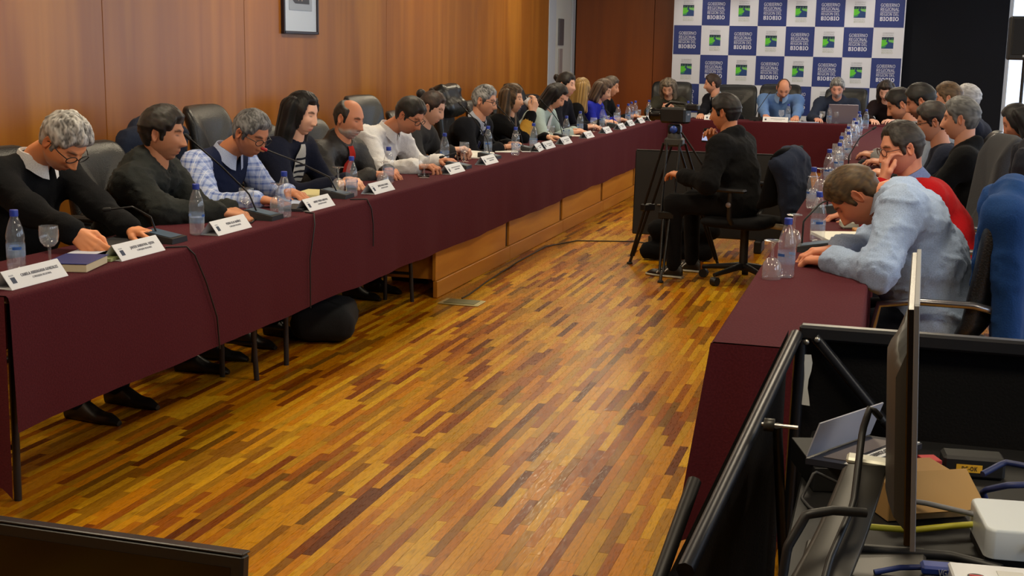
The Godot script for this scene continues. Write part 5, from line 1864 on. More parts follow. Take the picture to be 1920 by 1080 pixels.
	for k in 2: name_card(Vector3([-2.06, -1.36][k], y, -15.66), -PI / 2, "", "CONSEJERO REGIONAL", ["white name card before the man in the black suit", "white name card before the man in the light blue shirt"][k], "name cards on the head table")
	# microphones
	g = "desk microphones along the panelled wall"
	mic("desk microphone with low gooseneck beside the dark parka", Vector3(-2.82, y, -4.55), -PI / 2, [Vector3(-0.03, 0.03, 0), Vector3(-0.05, 0.10, 0.01), Vector3(-0.12, 0.14, 0.03), Vector3(-0.2, 0.13, 0.06)], false, g)
	mic("desk microphone with gooseneck leaning towards the navy vest", Vector3(-2.78, y, -5.34), -PI / 2, [Vector3(-0.02, 0.03, 0.02), Vector3(-0.05, 0.12, 0.04), Vector3(-0.16, 0.25, 0.10), Vector3(-0.27, 0.37, 0.17)], false, g)
	mic("desk microphone with a red capsule in front of the navy blazer", Vector3(-2.83, y, -6.28), -PI / 2, [Vector3(0.0, 0.03, 0.0), Vector3(-0.03, 0.11, 0.03), Vector3(-0.14, 0.19, 0.15), Vector3(-0.27, 0.26, 0.27)], true, g)
	mic("desk microphone between the white shirt and the charcoal jacket", Vector3(-2.80, y, -8.2), -PI / 2, [Vector3(0.0, 0.03, 0.0), Vector3(-0.03, 0.10, -0.03), Vector3(-0.09, 0.08, 0.05)], false, g)
	mic("desk microphone raised in front of the chair with the bag", Vector3(-2.85, y, -9.05), -PI / 2, [Vector3(0.0, 0.03, 0.0), Vector3(-0.03, 0.14, -0.03), Vector3(-0.15, 0.29, -0.06), Vector3(-0.25, 0.38, -0.08)], false, g)
	mic("desk microphone at the mouth of the man in the dark suit", Vector3(-2.85, y, -9.95), -PI / 2, [Vector3(0.0, 0.03, 0.0), Vector3(-0.02, 0.14, 0.03), Vector3(-0.1, 0.26, 0.08), Vector3(-0.17, 0.33, 0.10)], false, g)
	mic("desk microphone in front of the pale mint jacket", Vector3(-2.92, y, -11.5), -PI / 2, [Vector3(0.0, 0.03, 0.0), Vector3(-0.02, 0.14, 0.03), Vector3(-0.1, 0.26, 0.08), Vector3(-0.17, 0.33, 0.10)], false, g)
	mic("desk microphone in front of the bright blue jacket", Vector3(-2.86, y, -13.5), -PI / 2, [Vector3(0.0, 0.03, 0.0), Vector3(-0.02, 0.12, 0.03), Vector3(-0.1, 0.2, 0.08)], false, g)
	g = "desk microphones opposite the panelled wall"
	mic("desk microphone in front of the man in the pale blue shirt", Vector3(-0.27, y, -5.36), PI / 2, [Vector3(-0.06, 0.03, 0.0), Vector3(-0.06, 0.12, -0.02), Vector3(0.0, 0.19, -0.08), Vector3(0.12, 0.24, -0.16)], false, g)
	mic("desk microphone in front of the man in the red sweater", Vector3(-0.30, y, -6.75), PI / 2, [Vector3(0.0, 0.03, 0.0), Vector3(0.0, 0.12, 0.0), Vector3(0.06, 0.2, -0.05), Vector3(0.14, 0.25, -0.1)], false, g)
	mic("desk microphone in front of the man with glasses and wavy hair", Vector3(-0.28, y, -9.1), PI / 2, [Vector3(0.0, 0.03, 0.0), Vector3(0.0, 0.12, 0.0), Vector3(0.06, 0.24, -0.05), Vector3(0.14, 0.30, -0.1)], false, g)
	mic("desk microphone with a straight neck on the head table", Vector3(-1.62, y, -15.85), 0.0, [Vector3(0.0, 0.03, 0.0), Vector3(0.02, 0.12, -0.02), Vector3(0.08, 0.22, -0.06), Vector3(0.14, 0.32, -0.10)], false, "")
	# papers and books
	var pp := mat(S(222, 222, 218), 0.8)
	sheet_stack("blue_book", "thick book with a dark blue cover at the edge of the table", "book", Vector3(-2.775, y, -3.90), 0.25, 0.15, 0.21, 0.028, mat(S(206, 192, 160), 0.8), mat(S(26, 36, 110), 0.5))
	sheet_stack("notebook", "open notebook under the writing man's hand", "notebook", Vector3(-2.88, y, -4.18), 0.2, 0.17, 0.24, 0.012, mat(S(190, 196, 214), 0.8), null)
	sheet_stack("green_booklet", "pale green booklet behind a white name card", "booklet", Vector3(-2.79, y, -4.13), 0.15, 0.10, 0.2, 0.012, mat(S(176, 186, 130), 0.8), null)
	sheet_stack("black_folder", "closed black folder behind the green booklet", "folder", Vector3(-2.93, y, -4.42), 0.1, 0.2, 0.28, 0.01, mat(S(30, 32, 38), 0.5), null)
	sheet_stack("paper_pad", "yellow paper pad in front of the navy blazer", "paper", Vector3(-2.98, y, -6.35), 0.1, 0.2, 0.28, 0.014, mat(S(214, 204, 148), 0.8), null)
	sheet_stack("paper_sheets", "bluish sheets held by the man in the navy vest", "paper", Vector3(-2.93, y, -5.98), 0.3, 0.2, 0.26, 0.008, mat(S(170, 184, 214), 0.8), null)
	sheet_stack("black_notebook", "closed black notebook beside the name card before the navy vest", "notebook", Vector3(-2.80, y, -5.74), 0.1, 0.12, 0.2, 0.014, mat(S(32, 33, 40), 0.5), null)
	# open book, pages arching up
	var ob := MB.new()
	var rows := []
	for q in 17:
		var t := q / 16.0
		var yy := 0.012 + 0.035 * absf(sin(t * PI * 2.0)) * (0.5 + 0.5 * t)
		rows.append([Vector3(-0.11, yy, lerpf(0.17, -0.17, t)), Vector3(0.11, yy * 0.7, lerpf(0.17, -0.17, t)), Vector3(0.11, 0.001, lerpf(0.17, -0.17, t)), Vector3(-0.11, 0.001, lerpf(0.17, -0.17, t))])
	ob.grid(rows, true, true)
	var oo := part("open_book", ob, pp)
	oo.position = Vector3(-2.98, y, -9.15)
	oo.rotation.y = 0.15
	tag(oo, "open white book with arching pages before the charcoal jacket", "book")
	sheet_stack("loose_papers", "white sheets before the man in the dark suit", "paper", Vector3(-2.93, y, -9.75), 0.3, 0.18, 0.26, 0.006, pp)
	sheet_stack("loose_papers", "white sheets in front of the pale mint jacket", "paper", Vector3(-2.95, y, -11.9), 0.2, 0.2, 0.28, 0.006, pp)
	sheet_stack("loose_papers", "stacked white sheets under the man in the pale blue shirt", "paper", Vector3(-0.17, y, -5.75), 0.35, 0.21, 0.34, 0.014, mat(S(226, 226, 214), 0.8))
	sheet_stack("loose_papers", "white sheets in front of the man in the red sweater", "paper", Vector3(-0.18, y, -7.2), 0.2, 0.2, 0.3, 0.01, pp)
	sheet_stack("loose_papers", "white sheets before the woman reading at the head table", "paper", Vector3(-2.78, y, -15.80), 0.1, 0.5, 0.2, 0.012, pp)
	sheet_stack("loose_papers", "white sheets before the man writing at the head table", "paper", Vector3(-1.22, y, -15.82), 0.1, 0.3, 0.18, 0.008, pp)
	sheet_stack("folded_brochure", "blue and white folded brochure left of the laptop", "brochure", Vector3(-0.98, y, -15.75), 0.2, 0.24, 0.12, 0.008, mat(S(160, 170, 200), 0.7))
	# phones
	for p in [[Vector3(-2.83, y, -7.60), "black phone under the white-shirted man's hand"], [Vector3(-2.79, y, -9.8), "white phone lying by the turned name card"]]:
		var o := thing("phone", p[1], "phone", p[0], 0.4)
		var b := MB.new()
		b.box(Vector3(0.072, 0.009, 0.145), xf(Vector3(0, 0.005, 0)), 0.003)
		part("case", b, mat(S(20, 20, 22) if p[0].z > -8.0 else S(210, 210, 212), 0.4), o)
		b = MB.new()
		b.box(Vector3(0.064, 0.001, 0.132), xf(Vector3(0, 0.0100, 0)), 0.0)
		part("screen", b, mat(S(30, 32, 38), 0.1), o)
	# snack pack of the man in the pale blue shirt
	var sb := MB.new()
	sb.box(Vector3(0.10, 0.045, 0.07), xf(Vector3(0, 0.023, 0), 0.3, 0.1), 0.012)
	var so := part("snack_packet", sb, mat(S(190, 200, 188), 0.35))
	so.position = Vector3(-0.16, y, -6.15)
	tag(so, "small pale crumpled packet in front of the bent man", "packet")
	sb = MB.new()
	sb.box(Vector3(0.05, 0.018, 0.08), xf(Vector3(0, 0.0095, 0), 0.2), 0.004)
	so = part("small_box", sb, mat(S(176, 120, 60), 0.7))
	so.position = Vector3(-0.12, y, -6.02)
	tag(so, "small brown box beside the pale packet", "box")
	# the cup at the drinking woman's mouth
	var cu := thing("cup", "white cup held to the mouth of the brown-haired woman", "cup", Vector3(-3.045, 1.06, -10.90))
	var b := MB.new()
	b.lathe([[0.024, 0.0], [0.03, 0.002], [0.04, 0.085], [0.038, 0.085], [0.028, 0.006], [0.0, 0.005]], 18)
	part("cup_body", b, mat(S(232, 232, 234), 0.4), cu)
	cu.rotation = Vector3(0.25, 0, 0.7)
	# laptop on the head table
	var lp := thing("laptop", "silver laptop open before the grey-bearded man", "laptop", Vector3(-0.58, y, -15.86))
	b = MB.new()
	b.box(Vector3(0.34, 0.016, 0.23), xf(Vector3(0, 0.0085, 0)), 0.004)
	part("keyboard_base", b, mat(S(120, 120, 130), 0.35, 0.4), lp)
	b = MB.new()
	b.box(Vector3(0.34, 0.22, 0.008), xf(Vector3(0, 0.12, 0.135), 0.0, 0.2), 0.004)
	part("lid", b, mat(S(126, 124, 142), 0.35, 0.3), lp)
	# cables trailing over the front of the cloth
	for c in [[[Vector3(-2.72, y + 0.004, -4.40), Vector3(-2.65, y + 0.006, -4.44), Vector3(-2.632, y - 0.03, -4.47), Vector3(-2.630, 0.6, -4.55), Vector3(-2.630, 0.44, -4.63), Vector3(-2.632, 0.30, -4.65)], "thin black cable hanging over the cloth beside the dark parka"], [[Vector3(-2.70, y + 0.004, -5.62), Vector3(-2.645, y + 0.004, -5.60), Vector3(-2.632, y - 0.05, -5.58), Vector3(-2.630, 0.55, -5.52), Vector3(-2.630, 0.31, -5.52)], "thin black cable hanging over the cloth before the navy vest"], [[Vector3(-2.72, y + 0.004, -6.2), Vector3(-2.645, y + 0.004, -6.25), Vector3(-2.632, y - 0.05, -6.28), Vector3(-2.630, 0.62, -6.3), Vector3(-2.630, 0.5, -6.3)], "short black cable over the table edge by the red-tipped microphone"]]:
		b = MB.new()
		b.tube(c[0], 0.0035, 6)
		tag(part("microphone_cable", b, mat(S(18, 17, 19), 0.5)), c[1], "cable")
	# under the table by the wall: a black bag, and a floor socket on the parquet
	var bag := thing("duffel_bag", "dark grey bag on the floor under the cloth along the panelled wall", "bag", Vector3(-2.88, 0, -6.22), 0.35)
	b = MB.new()
	cushion(b, Vector3(0, 0.105, 0), Vector3(0.34, 0.20, 0.46), 0.0)
	for q in b.v.size():
		var p := b.v[q]
		b.v[q] = p + Vector3(noise.get_noise_3d(p.x * 300, p.y * 300, p.z * 300), 0.6 * noise.get_noise_3d(p.x * 260, 5.0, p.z * 260), noise.get_noise_3d(p.z * 300, p.x * 300, 9.0)) * 0.02
		b.v[q].y = maxf(b.v[q].y, 0.002)
	part("bag_body", b, cloth(S(40, 41, 45), 0.8), bag)
	b = MB.new()
	b.tube([Vector3(-0.08, 0.19, 0.12), Vector3(-0.06, 0.24, 0.05), Vector3(-0.06, 0.24, -0.06), Vector3(-0.08, 0.19, -0.12)], 0.010, 6)
	part("handle", b, cloth(S(30, 31, 34), 0.8), bag)
	var fs := thing("floor_socket", "rectangular metal floor socket in the parquet beside the desks", "floor socket", Vector3(-2.49, 0, -7.38))
	b = MB.new()
	b.box(Vector3(0.26, 0.008, 0.17), xf(Vector3(0, 0.004, 0)), 0.003)
	part("frame", b, mat(S(188, 178, 130), 0.4, 0.5), fs)
	b = MB.new()
	b.box(Vector3(0.20, 0.004, 0.13), xf(Vector3(0.0, 0.0095, 0)), 0.001)
	part("lid", b, mat(S(118, 116, 82), 0.5, 0.3), fs)
	b = MB.new()
	b.tube([Vector3(-2.52, 0.012, -7.47), Vector3(-2.52, 0.01, -7.6), Vector3(-2.56, 0.008, -8.1), Vector3(-2.60, 0.006, -9.0), Vector3(-2.60, 0.006, -9.8), Vector3(-2.45, 0.006, -10.2), Vector3(-2.0, 0.006, -10.35), Vector3(-1.85, 0.006, -10.3)], 0.005, 6)
	tag(part("floor_cable", b, mat(S(30, 22, 16), 0.5)), "dark cable running along the plinth to the black display", "cable")

# ---------------------------------------------------------------- the man with the camera
func operator_and_camera() -> void:
	var black := cloth(S(15, 15, 17), 0.9, 0.25)
	var a := deg_to_rad(196.0)
	var fwd := Vector3(cos(a), 0, sin(a))
	var hip := Vector3(-0.98, 0, -8.82)
	var op := person({"label": "black-haired man in a black jacket seated behind the video camera", "hip": hip, "face": 196.0, "head": Vector3(-1.115, 1.145, -8.93), "hp": 6.0, "hy": -2.0, "cell": 0.013, "w": 0.22, "fat": 1.12, "puff": 1.3, "fold": 0.008, "top": black, "collar": black, "collar_r": 0.024, "skin": S(196, 130, 92), "hair": "short", "hair_th": 0.022, "hairline": 0.52,
		"hair_col": S(12, 10, 10), "hair_col2": S(34, 28, 26), "hands": [Vector3(-1.36, 0.72, -8.72), Vector3(-1.20, 0.92, -9.02)], "curl": [0.6, 0.9], "trousers": cloth(S(20, 20, 22), 0.9, 0.2), "knees": 0.02})
	# running shoes: pale soles and three stripes
	var LX := frame_of(fwd, Vector3.UP, Vector3.ZERO)
	for sd in [-1.0, 1.0]:
		var X := LX * Transform3D(Basis.IDENTITY, Vector3(sd * 0.15, 0, 0.41))
		var b := MB.new()
		var rows := []
		for q in 12:
			var t := q / 11.0
			var z := lerpf(-0.08, 0.20, t)
			var w := 0.0375 * pow(sin(PI * clampf(t * 0.86 + 0.09, 0.0, 1.0)), 0.45)
			rows.append([X * Vector3(-w, 0.001, z), X * Vector3(w, 0.001, z), X * Vector3(w * 1.02, 0.018, z), X * Vector3(-w * 1.02, 0.018, z)])
		b.grid(rows, true, true)
		part("sole", b, mat(S(176, 170, 152), 0.7), op)
		for q in 3:
			for s2 in [-1.0, 1.0]:
				b = MB.new()
				b.tube([X * Vector3(s2 * 0.039, 0.030, 0.055 + q * 0.024), X * Vector3(s2 * 0.028, 0.066, 0.020 + q * 0.024)], 0.0055, 6)
				part("stripe", b, mat(S(196, 198, 196), 0.6), op)
	# swivel chair: slim back, chrome-edged arm, pale back post
	var turn := atan2(fwd.x, fwd.z)
	var ch := thing("swivel_chair", "black swivel chair under the man with the video camera", "chair", Vector3(-0.93, 0, -8.82), turn)
	var bm := mat(S(18, 18, 20), 0.55)
	var b := MB.new()
	cushion(b, Vector3(0, 0.42, 0.02), Vector3(0.50, 0.08, 0.48), 0.0)
	part("seat", b, cloth(S(20, 20, 22)), ch)
	b = MB.new()
	cushion(b, Vector3(0, 0.74, -0.25), Vector3(0.46, 0.42, 0.06), 0.06)
	part("backrest", b, cloth(S(20, 20, 22)), ch)
	b = MB.new()
	b.tube([Vector3(0, 0.41, -0.12), Vector3(0, 0.40, -0.28), Vector3(0, 0.46, -0.33), Vector3(0, 0.62, -0.31)], [0.02, 0.022, 0.022, 0.016], 8)
	part("back_post", b, mat(S(150, 138, 112), 0.5), ch)
	for s in [-1.0, 1.0]:
		b = MB.new()
		b.tube([Vector3(s * 0.24, 0.43, 0.0), Vector3(s * 0.29, 0.47, 0.0), Vector3(s * 0.29, 0.64, 0.0)], 0.018, 8)
		var ar := part("armrest", b, bm, ch)
		b = MB.new()
		b.box(Vector3(0.07, 0.025, 0.26), xf(Vector3(s * 0.29, 0.655, 0.02)), 0.011)
		part("arm_pad", b, mat(S(26, 26, 28), 0.3), ar)
		b = MB.new()
		b.lathe([[0.0, 0.0], [0.018, 0.002], [0.018, 0.012], [0.0, 0.014]], 12, xf(Vector3(s * 0.305, 0.56, 0.0), 0.0, 0.0, -s * PI / 2))
		part("knob", b, mat(S(120, 112, 116), 0.4), ar)
	b = MB.new()
	b.tube([Vector3(0, 0.08, 0), Vector3(0, 0.42, 0)], 0.03, 10)
	part("column", b, bm, ch)
	star_base(ch, bm)
	# navy jacket over the chair back, with its collar loop up
	var T := xf(Vector3(-0.93, 0, -8.82), turn)
	var bs := []
	for s in [-1.0, 1.0]:
		bs.append(bone(T * Vector3(s * 0.09, 0.86, -0.31), 0.055, T * Vector3(s * 0.08, 0.48, -0.37), 0.05))
		bs.append(bone(T * Vector3(s * 0.06, 0.90, -0.29), 0.045, T * Vector3(s * 0.19, 0.84, -0.27), 0.05))
		bs.append(bone(T * Vector3(s * 0.17, 0.82, -0.31), 0.055, T * Vector3(s * 0.15, 0.50, -0.36), 0.05))
	bs.append(bone(T * Vector3(0, 0.86, -0.32), 0.055, T * Vector3(0, 0.50, -0.38), 0.05))
	tag(part("navy_jacket", net(bs, 0.014, 0.09, 0.012, 5.0), cloth(S(38, 46, 66), 0.8, 0.3)), "navy jacket hung over the swivel chair back", "jacket")
	# tripod
	var hub := Vector3(-1.475, 0.0, -9.02)
	var tp := thing("tripod", "black twin-tube tripod carrying the video camera", "tripod", hub)
	var dkm := mat(S(24, 24, 25), 0.4, 0.3)
	b = MB.new()
	b.box(Vector3(0.13, 0.06, 0.12), xf(Vector3(0, 0.93, 0)), 0.012)
	b.lathe([[0.05, 0.0], [0.055, 0.01], [0.045, 0.05], [0.03, 0.06]], 16, xf(Vector3(0, 0.95, 0)))
	part("crown", b, mat(S(62, 62, 60), 0.5, 0.3), tp)
	for f in [Vector3(-1.457, 0, -8.56), Vector3(-1.81, 0, -9.25), Vector3(-1.16, 0, -9.32)]:
		var e: Vector3 = f - hub
		var d := Vector3(e.x, 0, e.z).normalized()
		var sdv := Vector3(-d.z, 0, d.x)
		var top := d * 0.06 + Vector3(0, 0.92, 0)
		var mid := top.lerp(e, 0.52)
		b = MB.new()
		for s in [-1.0, 1.0]:
			b.tube([top + sdv * 0.045 * s, mid + sdv * 0.04 * s], 0.009, 8)
		b.box(Vector3(0.11, 0.05, 0.05), Transform3D(Basis(sdv, Vector3.UP, d), mid), 0.006)
		var lg := part("leg", b, dkm, tp)
		b = MB.new()
		for s in [-1.0, 1.0]: b.tube([mid + sdv * 0.022 * s, top.lerp(e, 0.93) + sdv * 0.012 * s], 0.010, 8)
		part("lower_leg", b, dkm, lg)
		b = MB.new()
		b.tube([top.lerp(e, 0.92), e + Vector3(0, 0.012, 0)], 0.011, 8)
		part("foot_spike", b, mat(S(58, 56, 54), 0.4, 0.5), lg)
		b = MB.new()
		b.lathe([[0.0, 0.0], [0.022, 0.0], [0.020, 0.014], [0.0, 0.016]], 12, xf(e))
		part("foot_pad", b, mat(S(20, 20, 20), 0.8), lg)
	b = MB.new()
	b.tube([Vector3(0.05, 1.0, 0.02), Vector3(0.12, 0.90, 0.0), Vector3(0.26, 0.70, 0.02)], 0.007, 8)
	part("pan_handle", b, dkm, tp)
	# fluid head with the blue plate, and the camera on it
	b = MB.new()
	b.box(Vector3(0.09, 0.07, 0.09), xf(Vector3(0, 1.02, 0)), 0.012)
	var fh := part("fluid_head", b, dkm, tp)
	b = MB.new()
	b.lathe([[0.0, 0.0], [0.026, 0.0], [0.026, 0.02], [0.0, 0.022]], 16, xf(Vector3(0.0, 1.02, 0.045), 0.0, PI / 2))
	part("blue_knob", b, mat(S(36, 66, 150), 0.4), fh)
	var vc := thing("video_camera", "black video camera mounted on the tripod", "camera", hub + Vector3(0, 1.056, 0), deg_to_rad(72.0))
	b = MB.new()
	b.box(Vector3(0.10, 0.11, 0.20), xf(Vector3(0, 0.06, 0)), 0.014)
	part("camera_body", b, mat(S(17, 17, 18), 0.45), vc)
	b = MB.new()
	b.lathe([[0.032, 0.0], [0.038, 0.01], [0.038, 0.06], [0.046, 0.07], [0.046, 0.09], [0.038, 0.092], [0.03, 0.08], [0.0, 0.078]], 18, xf(Vector3(0, 0.06, -0.10), 0.0, -PI / 2))
	part("lens", b, mat(S(14, 14, 15), 0.25), vc)
	b = MB.new()
	b.tube([Vector3(0, 0.115, 0.09), Vector3(0, 0.145, 0.07), Vector3(0, 0.15, -0.04), Vector3(0, 0.12, -0.08)], 0.011, 8)
	part("top_handle", b, mat(S(20, 20, 21), 0.5), vc)
	b = MB.new()
	b.box(Vector3(0.045, 0.045, 0.09), xf(Vector3(0.01, 0.12, 0.13)), 0.008)
	part("viewfinder", b, mat(S(16, 16, 17), 0.5), vc)
	b = MB.new()
	b.box(Vector3(0.03, 0.012, 0.002), xf(Vector3(0.0, 0.07, 0.101)), 0.0)
	part("badge", b, mat(S(180, 180, 184), 0.4), vc)
	# lit phone in his hand
	var ph := thing("phone", "phone with a bright screen held up by the camera operator", "phone", Vector3(-1.245, 0.935, -9.02), deg_to_rad(-20.0))
	b = MB.new()
	b.box(Vector3(0.075, 0.10, 0.010), xf(Vector3(0, 0.05, 0), 0.0, -0.3), 0.004)
	part("case", b, mat(S(20, 20, 26), 0.4), ph)
	b = MB.new()
	b.box(Vector3(0.066, 0.055, 0.001), xf(Vector3(0, 0.05, 0), 0.0, -0.3) * xf(Vector3(0, -0.012, 0.0058)), 0.0)
	var em := StandardMaterial3D.new()
	em.albedo_color = S(180, 190, 230)
	em.emission_enabled = true
	em.emission = Color(0.75, 0.82, 1.0)
	em.emission_energy_multiplier = 0.9
	part("screen", b, em, ph)
	# large black display standing on the floor behind him
	var tv := thing("floor_display", "large black flat display standing on the floor behind the tripod", "display", Vector3(-1.385, 0, -10.25), 0.02)
	b = MB.new()
	b.box(Vector3(1.20, 0.68, 0.05), xf(Vector3(0, 0.43, 0), 0.0, -0.06), 0.008)
	part("housing", b, mat(S(14, 13, 14), 0.5), tv)
	b = MB.new()
	b.box(Vector3(1.19, 0.006, 0.052), xf(Vector3(0, 0.773, -0.021), 0.0, -0.06), 0.002)
	part("top_trim", b, mat(S(110, 110, 114), 0.3, 0.6), tv)
	b = MB.new()
	b.box(Vector3(0.05, 0.012, 0.02), xf(Vector3(-0.38, 0.34, 0.04)), 0.004)
	part("handle", b, mat(S(140, 140, 138), 0.3, 0.7), tv)
	for s in [-1.0, 1.0]:
		b = MB.new()
		b.box(Vector3(0.06, 0.10, 0.34), xf(Vector3(s * 0.42, 0.05, -0.02)), 0.01)
		part("foot", b, mat(S(16, 16, 17), 0.5), tv)
	# black cloth bag and battery pack with small lights hanging in the tripod
	var bg := net([bone(Vector3(-1.60, 0.40, -9.55), 0.05, Vector3(-1.30, 0.40, -9.6), 0.05), bone(Vector3(-1.66, 0.24, -9.5), 0.07, Vector3(-1.26, 0.24, -9.6), 0.07), bone(Vector3(-1.72, 0.07, -9.5), 0.065, Vector3(-1.3, 0.07, -9.6), 0.065)], 0.018, 0.08, 0.012)
	tag(part("camera_bag", bg, cloth(S(16, 16, 18), 0.9)), "black soft camera bag slumped on the floor behind the tripod", "bag")
	var bp := thing("audio_recorder", "small black recorder with red and green lights beside the tripod", "recorder", Vector3(-1.34, 0.50, -9.35))
	b = MB.new()
	b.box(Vector3(0.12, 0.06, 0.05), xf(Vector3(0, 0.0, 0)), 0.006)
	part("case", b, mat(S(18, 18, 19), 0.5), bp)
	for q in 2:
		b = MB.new()
		b.lathe([[0.0, 0.0], [0.007, 0.0], [0.006, 0.004], [0.0, 0.006]], 10, xf(Vector3(-0.03, -0.012 + q * 0.03, 0.025), 0.0, PI / 2))
		var lm2 := StandardMaterial3D.new()
		lm2.emission_enabled = true
		lm2.emission = [Color(1.0, 0.08, 0.12), Color(0.1, 0.7, 0.3)][q]
		lm2.emission_energy_multiplier = [1.0, 0.25][q]
		part("indicator", b, lm2, bp)
	b = MB.new()
	b.tube([Vector3(-0.08, 0.03, 0.0), Vector3(-0.10, 0.25, 0.1), Vector3(-0.12, 0.42, 0.30)], 0.003, 6)
	part("strap", b, mat(S(18, 18, 18), 0.6), bp)

# ---------------------------------------------------------------- equipment corner near the camera
func equipment_corner() -> void:
	var blk := mat(S(15, 15, 17), 0.45)
	var tubem := mat(S(34, 36, 42), 0.35, 0.4)
	# screen frame: black tubes and braces with dark fabric behind them
	var o := thing("screen_frame", "black tubular folding frame with dark fabric panels", "frame", Vector3(-0.175, 0, -2.95))
	var c := Vector3(0, 0.93, 0)
	var b := MB.new()
	b.box(Vector3(1.5, 0.035, 0.035), xf(Vector3(0.75, 0.925, 0)), 0.006)
	part("top_rail", b, tubem, o)
	b = MB.new()
	b.tube([c + Vector3(0.005, -0.02, 0.01), Vector3(-0.006, 0.0, 0.01)], 0.014, 8)
	part("corner_post", b, tubem, o)
	var e := Vector3(-0.28, 0.707, -2.0) - Vector3(-0.175, 0, -2.95)
	b = MB.new()
	b.tube([c + Vector3(-0.006, -0.012, 0.02), e], 0.016, 8)
	var sa := part("side_arm", b, tubem, o)
	b = MB.new()
	b.lathe([[0.0, 0.0], [0.013, 0.0], [0.013, 0.02], [0.0, 0.022]], 14, Transform3D(Basis.from_euler(Vector3(0, 0, PI / 2)), (c + e) * 0.5 + Vector3(0.045, 0.02, 0.02)))
	part("clamp_knob", b, mat(S(60, 60, 58), 0.4, 0.5), sa)
	b = MB.new()
	b.tube([(c + e) * 0.5 + Vector3(0.02, 0.02, 0.02), (c + e) * 0.5 + Vector3(0.09, 0.02, 0.02)], 0.004, 8)
	part("bolt", b, mat(S(150, 150, 150), 0.3, 0.8), sa)
	b = MB.new()
	b.tube([c + Vector3(0.035, -0.012, 0.016), Vector3(0.20, 0.735, 0.016)], 0.012, 8)
	b.tube([Vector3(0.20, 0.735, 0.016), Vector3(0.34, 0.60, 0.016)], 0.012, 8)
	part("brace", b, tubem, o)
	b = MB.new()
	b.tube([(c + e) * 0.5 + Vector3(0.05, 0.02, 0.02), Vector3(0.03, 0.30, 0.30)], 0.010, 8)
	part("hanging_strut", b, blk, o)
	b = MB.new()
	b.tube([e + Vector3(-0.03, 0.06, -0.28), e + Vector3(-0.07, -0.12, 0.03)], 0.014, 8)
	part("outer_arm", b, blk, o)
	for p in [Vector3(0.018, 0.905, 0.02), Vector3(0.042, 0.915, 0.03)]:
		b = MB.new()
		b.lathe([[0.0, 0.0], [0.007, 0.0], [0.006, 0.004], [0.0, 0.005]], 12, xf(p, 0.0, PI / 2))
		part("bolt_head", b, mat(S(160, 160, 158), 0.3, 0.8), o)
	# fabric panels
	var fab := cloth(S(13, 13, 15), 0.85, 0.3)
	b = MB.new()
	var rows := []
	for j in 9:
		var row := []
		for q in 40:
			var t := q / 39.0
			row.append(Vector3(0.01 + t * 1.45, lerpf(0.91, 0.02, j / 8.0), -0.018 + 0.006 * sin(t * 60.0) * j / 8.0))
		rows.append(row)
	b.grid(rows, false, false, false)
	part("back_fabric", b, fab, o)
	b = MB.new()
	rows = []
	for j in 9:
		var row := []
		for q in 24:
			var t := q / 23.0
			var top := c.lerp(e, t * 1.5)
			row.append(Vector3(top.x - 0.024 - 0.012 * sin(t * 40.0) * j / 8.0, lerpf(top.y - 0.002, 0.02, j / 8.0), top.z + 0.01))
		rows.append(row)
	b.grid(rows, false, false, false)
	part("side_fabric", b, fab, o)
	b = MB.new()
	rows = []
	for j in 7:
		var row := []
		for q in 4: row.append(Vector3(-0.006 + q * 0.012 + 0.004 * sin(j * 1.3), 0.875 - j * 0.02, 0.014 + 0.004 * sin(q + j * 0.8)))
		rows.append(row)
	b.grid(rows, false, false, false)
	part("paper_tape", b, mat(S(196, 198, 196), 0.7), o)
	# equipment table
	var et := thing("equipment_table", "low black table covered with cables and boxes", "table", Vector3(0.42, 0, -2.35))
	b = MB.new()
	b.box(Vector3(1.10, 0.03, 1.05), xf(Vector3(0, 0.70, 0)), 0.004)
	part("tabletop", b, mat(S(10, 10, 11), 0.6), et)
	for sx in [-1.0, 1.0]:
		for sz in [-1.0, 1.0]:
			b = MB.new()
			b.tube([Vector3(sx * 0.5, 0.0, sz * 0.48), Vector3(sx * 0.5, 0.69, sz * 0.48)], 0.016, 8)
			part("leg", b, blk, et)
	var TY := 0.7155
	# monitor seen edge-on
	var mo := thing("monitor", "thin desktop monitor seen edge-on on the equipment table", "monitor", Vector3(0.062, TY, -2.12))
	mo.rotation = Vector3(0, -0.02, 0.055)
	b = MB.new()
	b.box(Vector3(0.012, 0.36, 0.56), xf(Vector3(0.012, 0.30, -0.05)), 0.002)
	part("screen_panel", b, mat(S(12, 12, 13), 0.25), mo)
	b = MB.new()
	b.box(Vector3(0.008, 0.37, 0.006), xf(Vector3(0.019, 0.30, 0.233)), 0.001)
	b.box(Vector3(0.008, 0.006, 0.56), xf(Vector3(0.019, 0.483, -0.05)), 0.001)
	part("bezel", b, mat(S(112, 114, 118), 0.55, 0.3), mo)
	b = MB.new()
	rows = []
	for q in 7:
		var t := q / 6.0
		var z := lerpf(0.16, -0.26, t)
		var th := 0.010 + 0.018 * sin(PI * clampf(t * 1.1, 0.0, 1.0))
		rows.append([Vector3(0.006, 0.12, z), Vector3(0.006, 0.40, z), Vector3(-th, 0.36, z), Vector3(-th, 0.14, z)])
	b.grid(rows, true, true)
	part("back_cover", b, mat(S(58, 55, 50), 0.55), mo)
	b = MB.new()
	rows = []
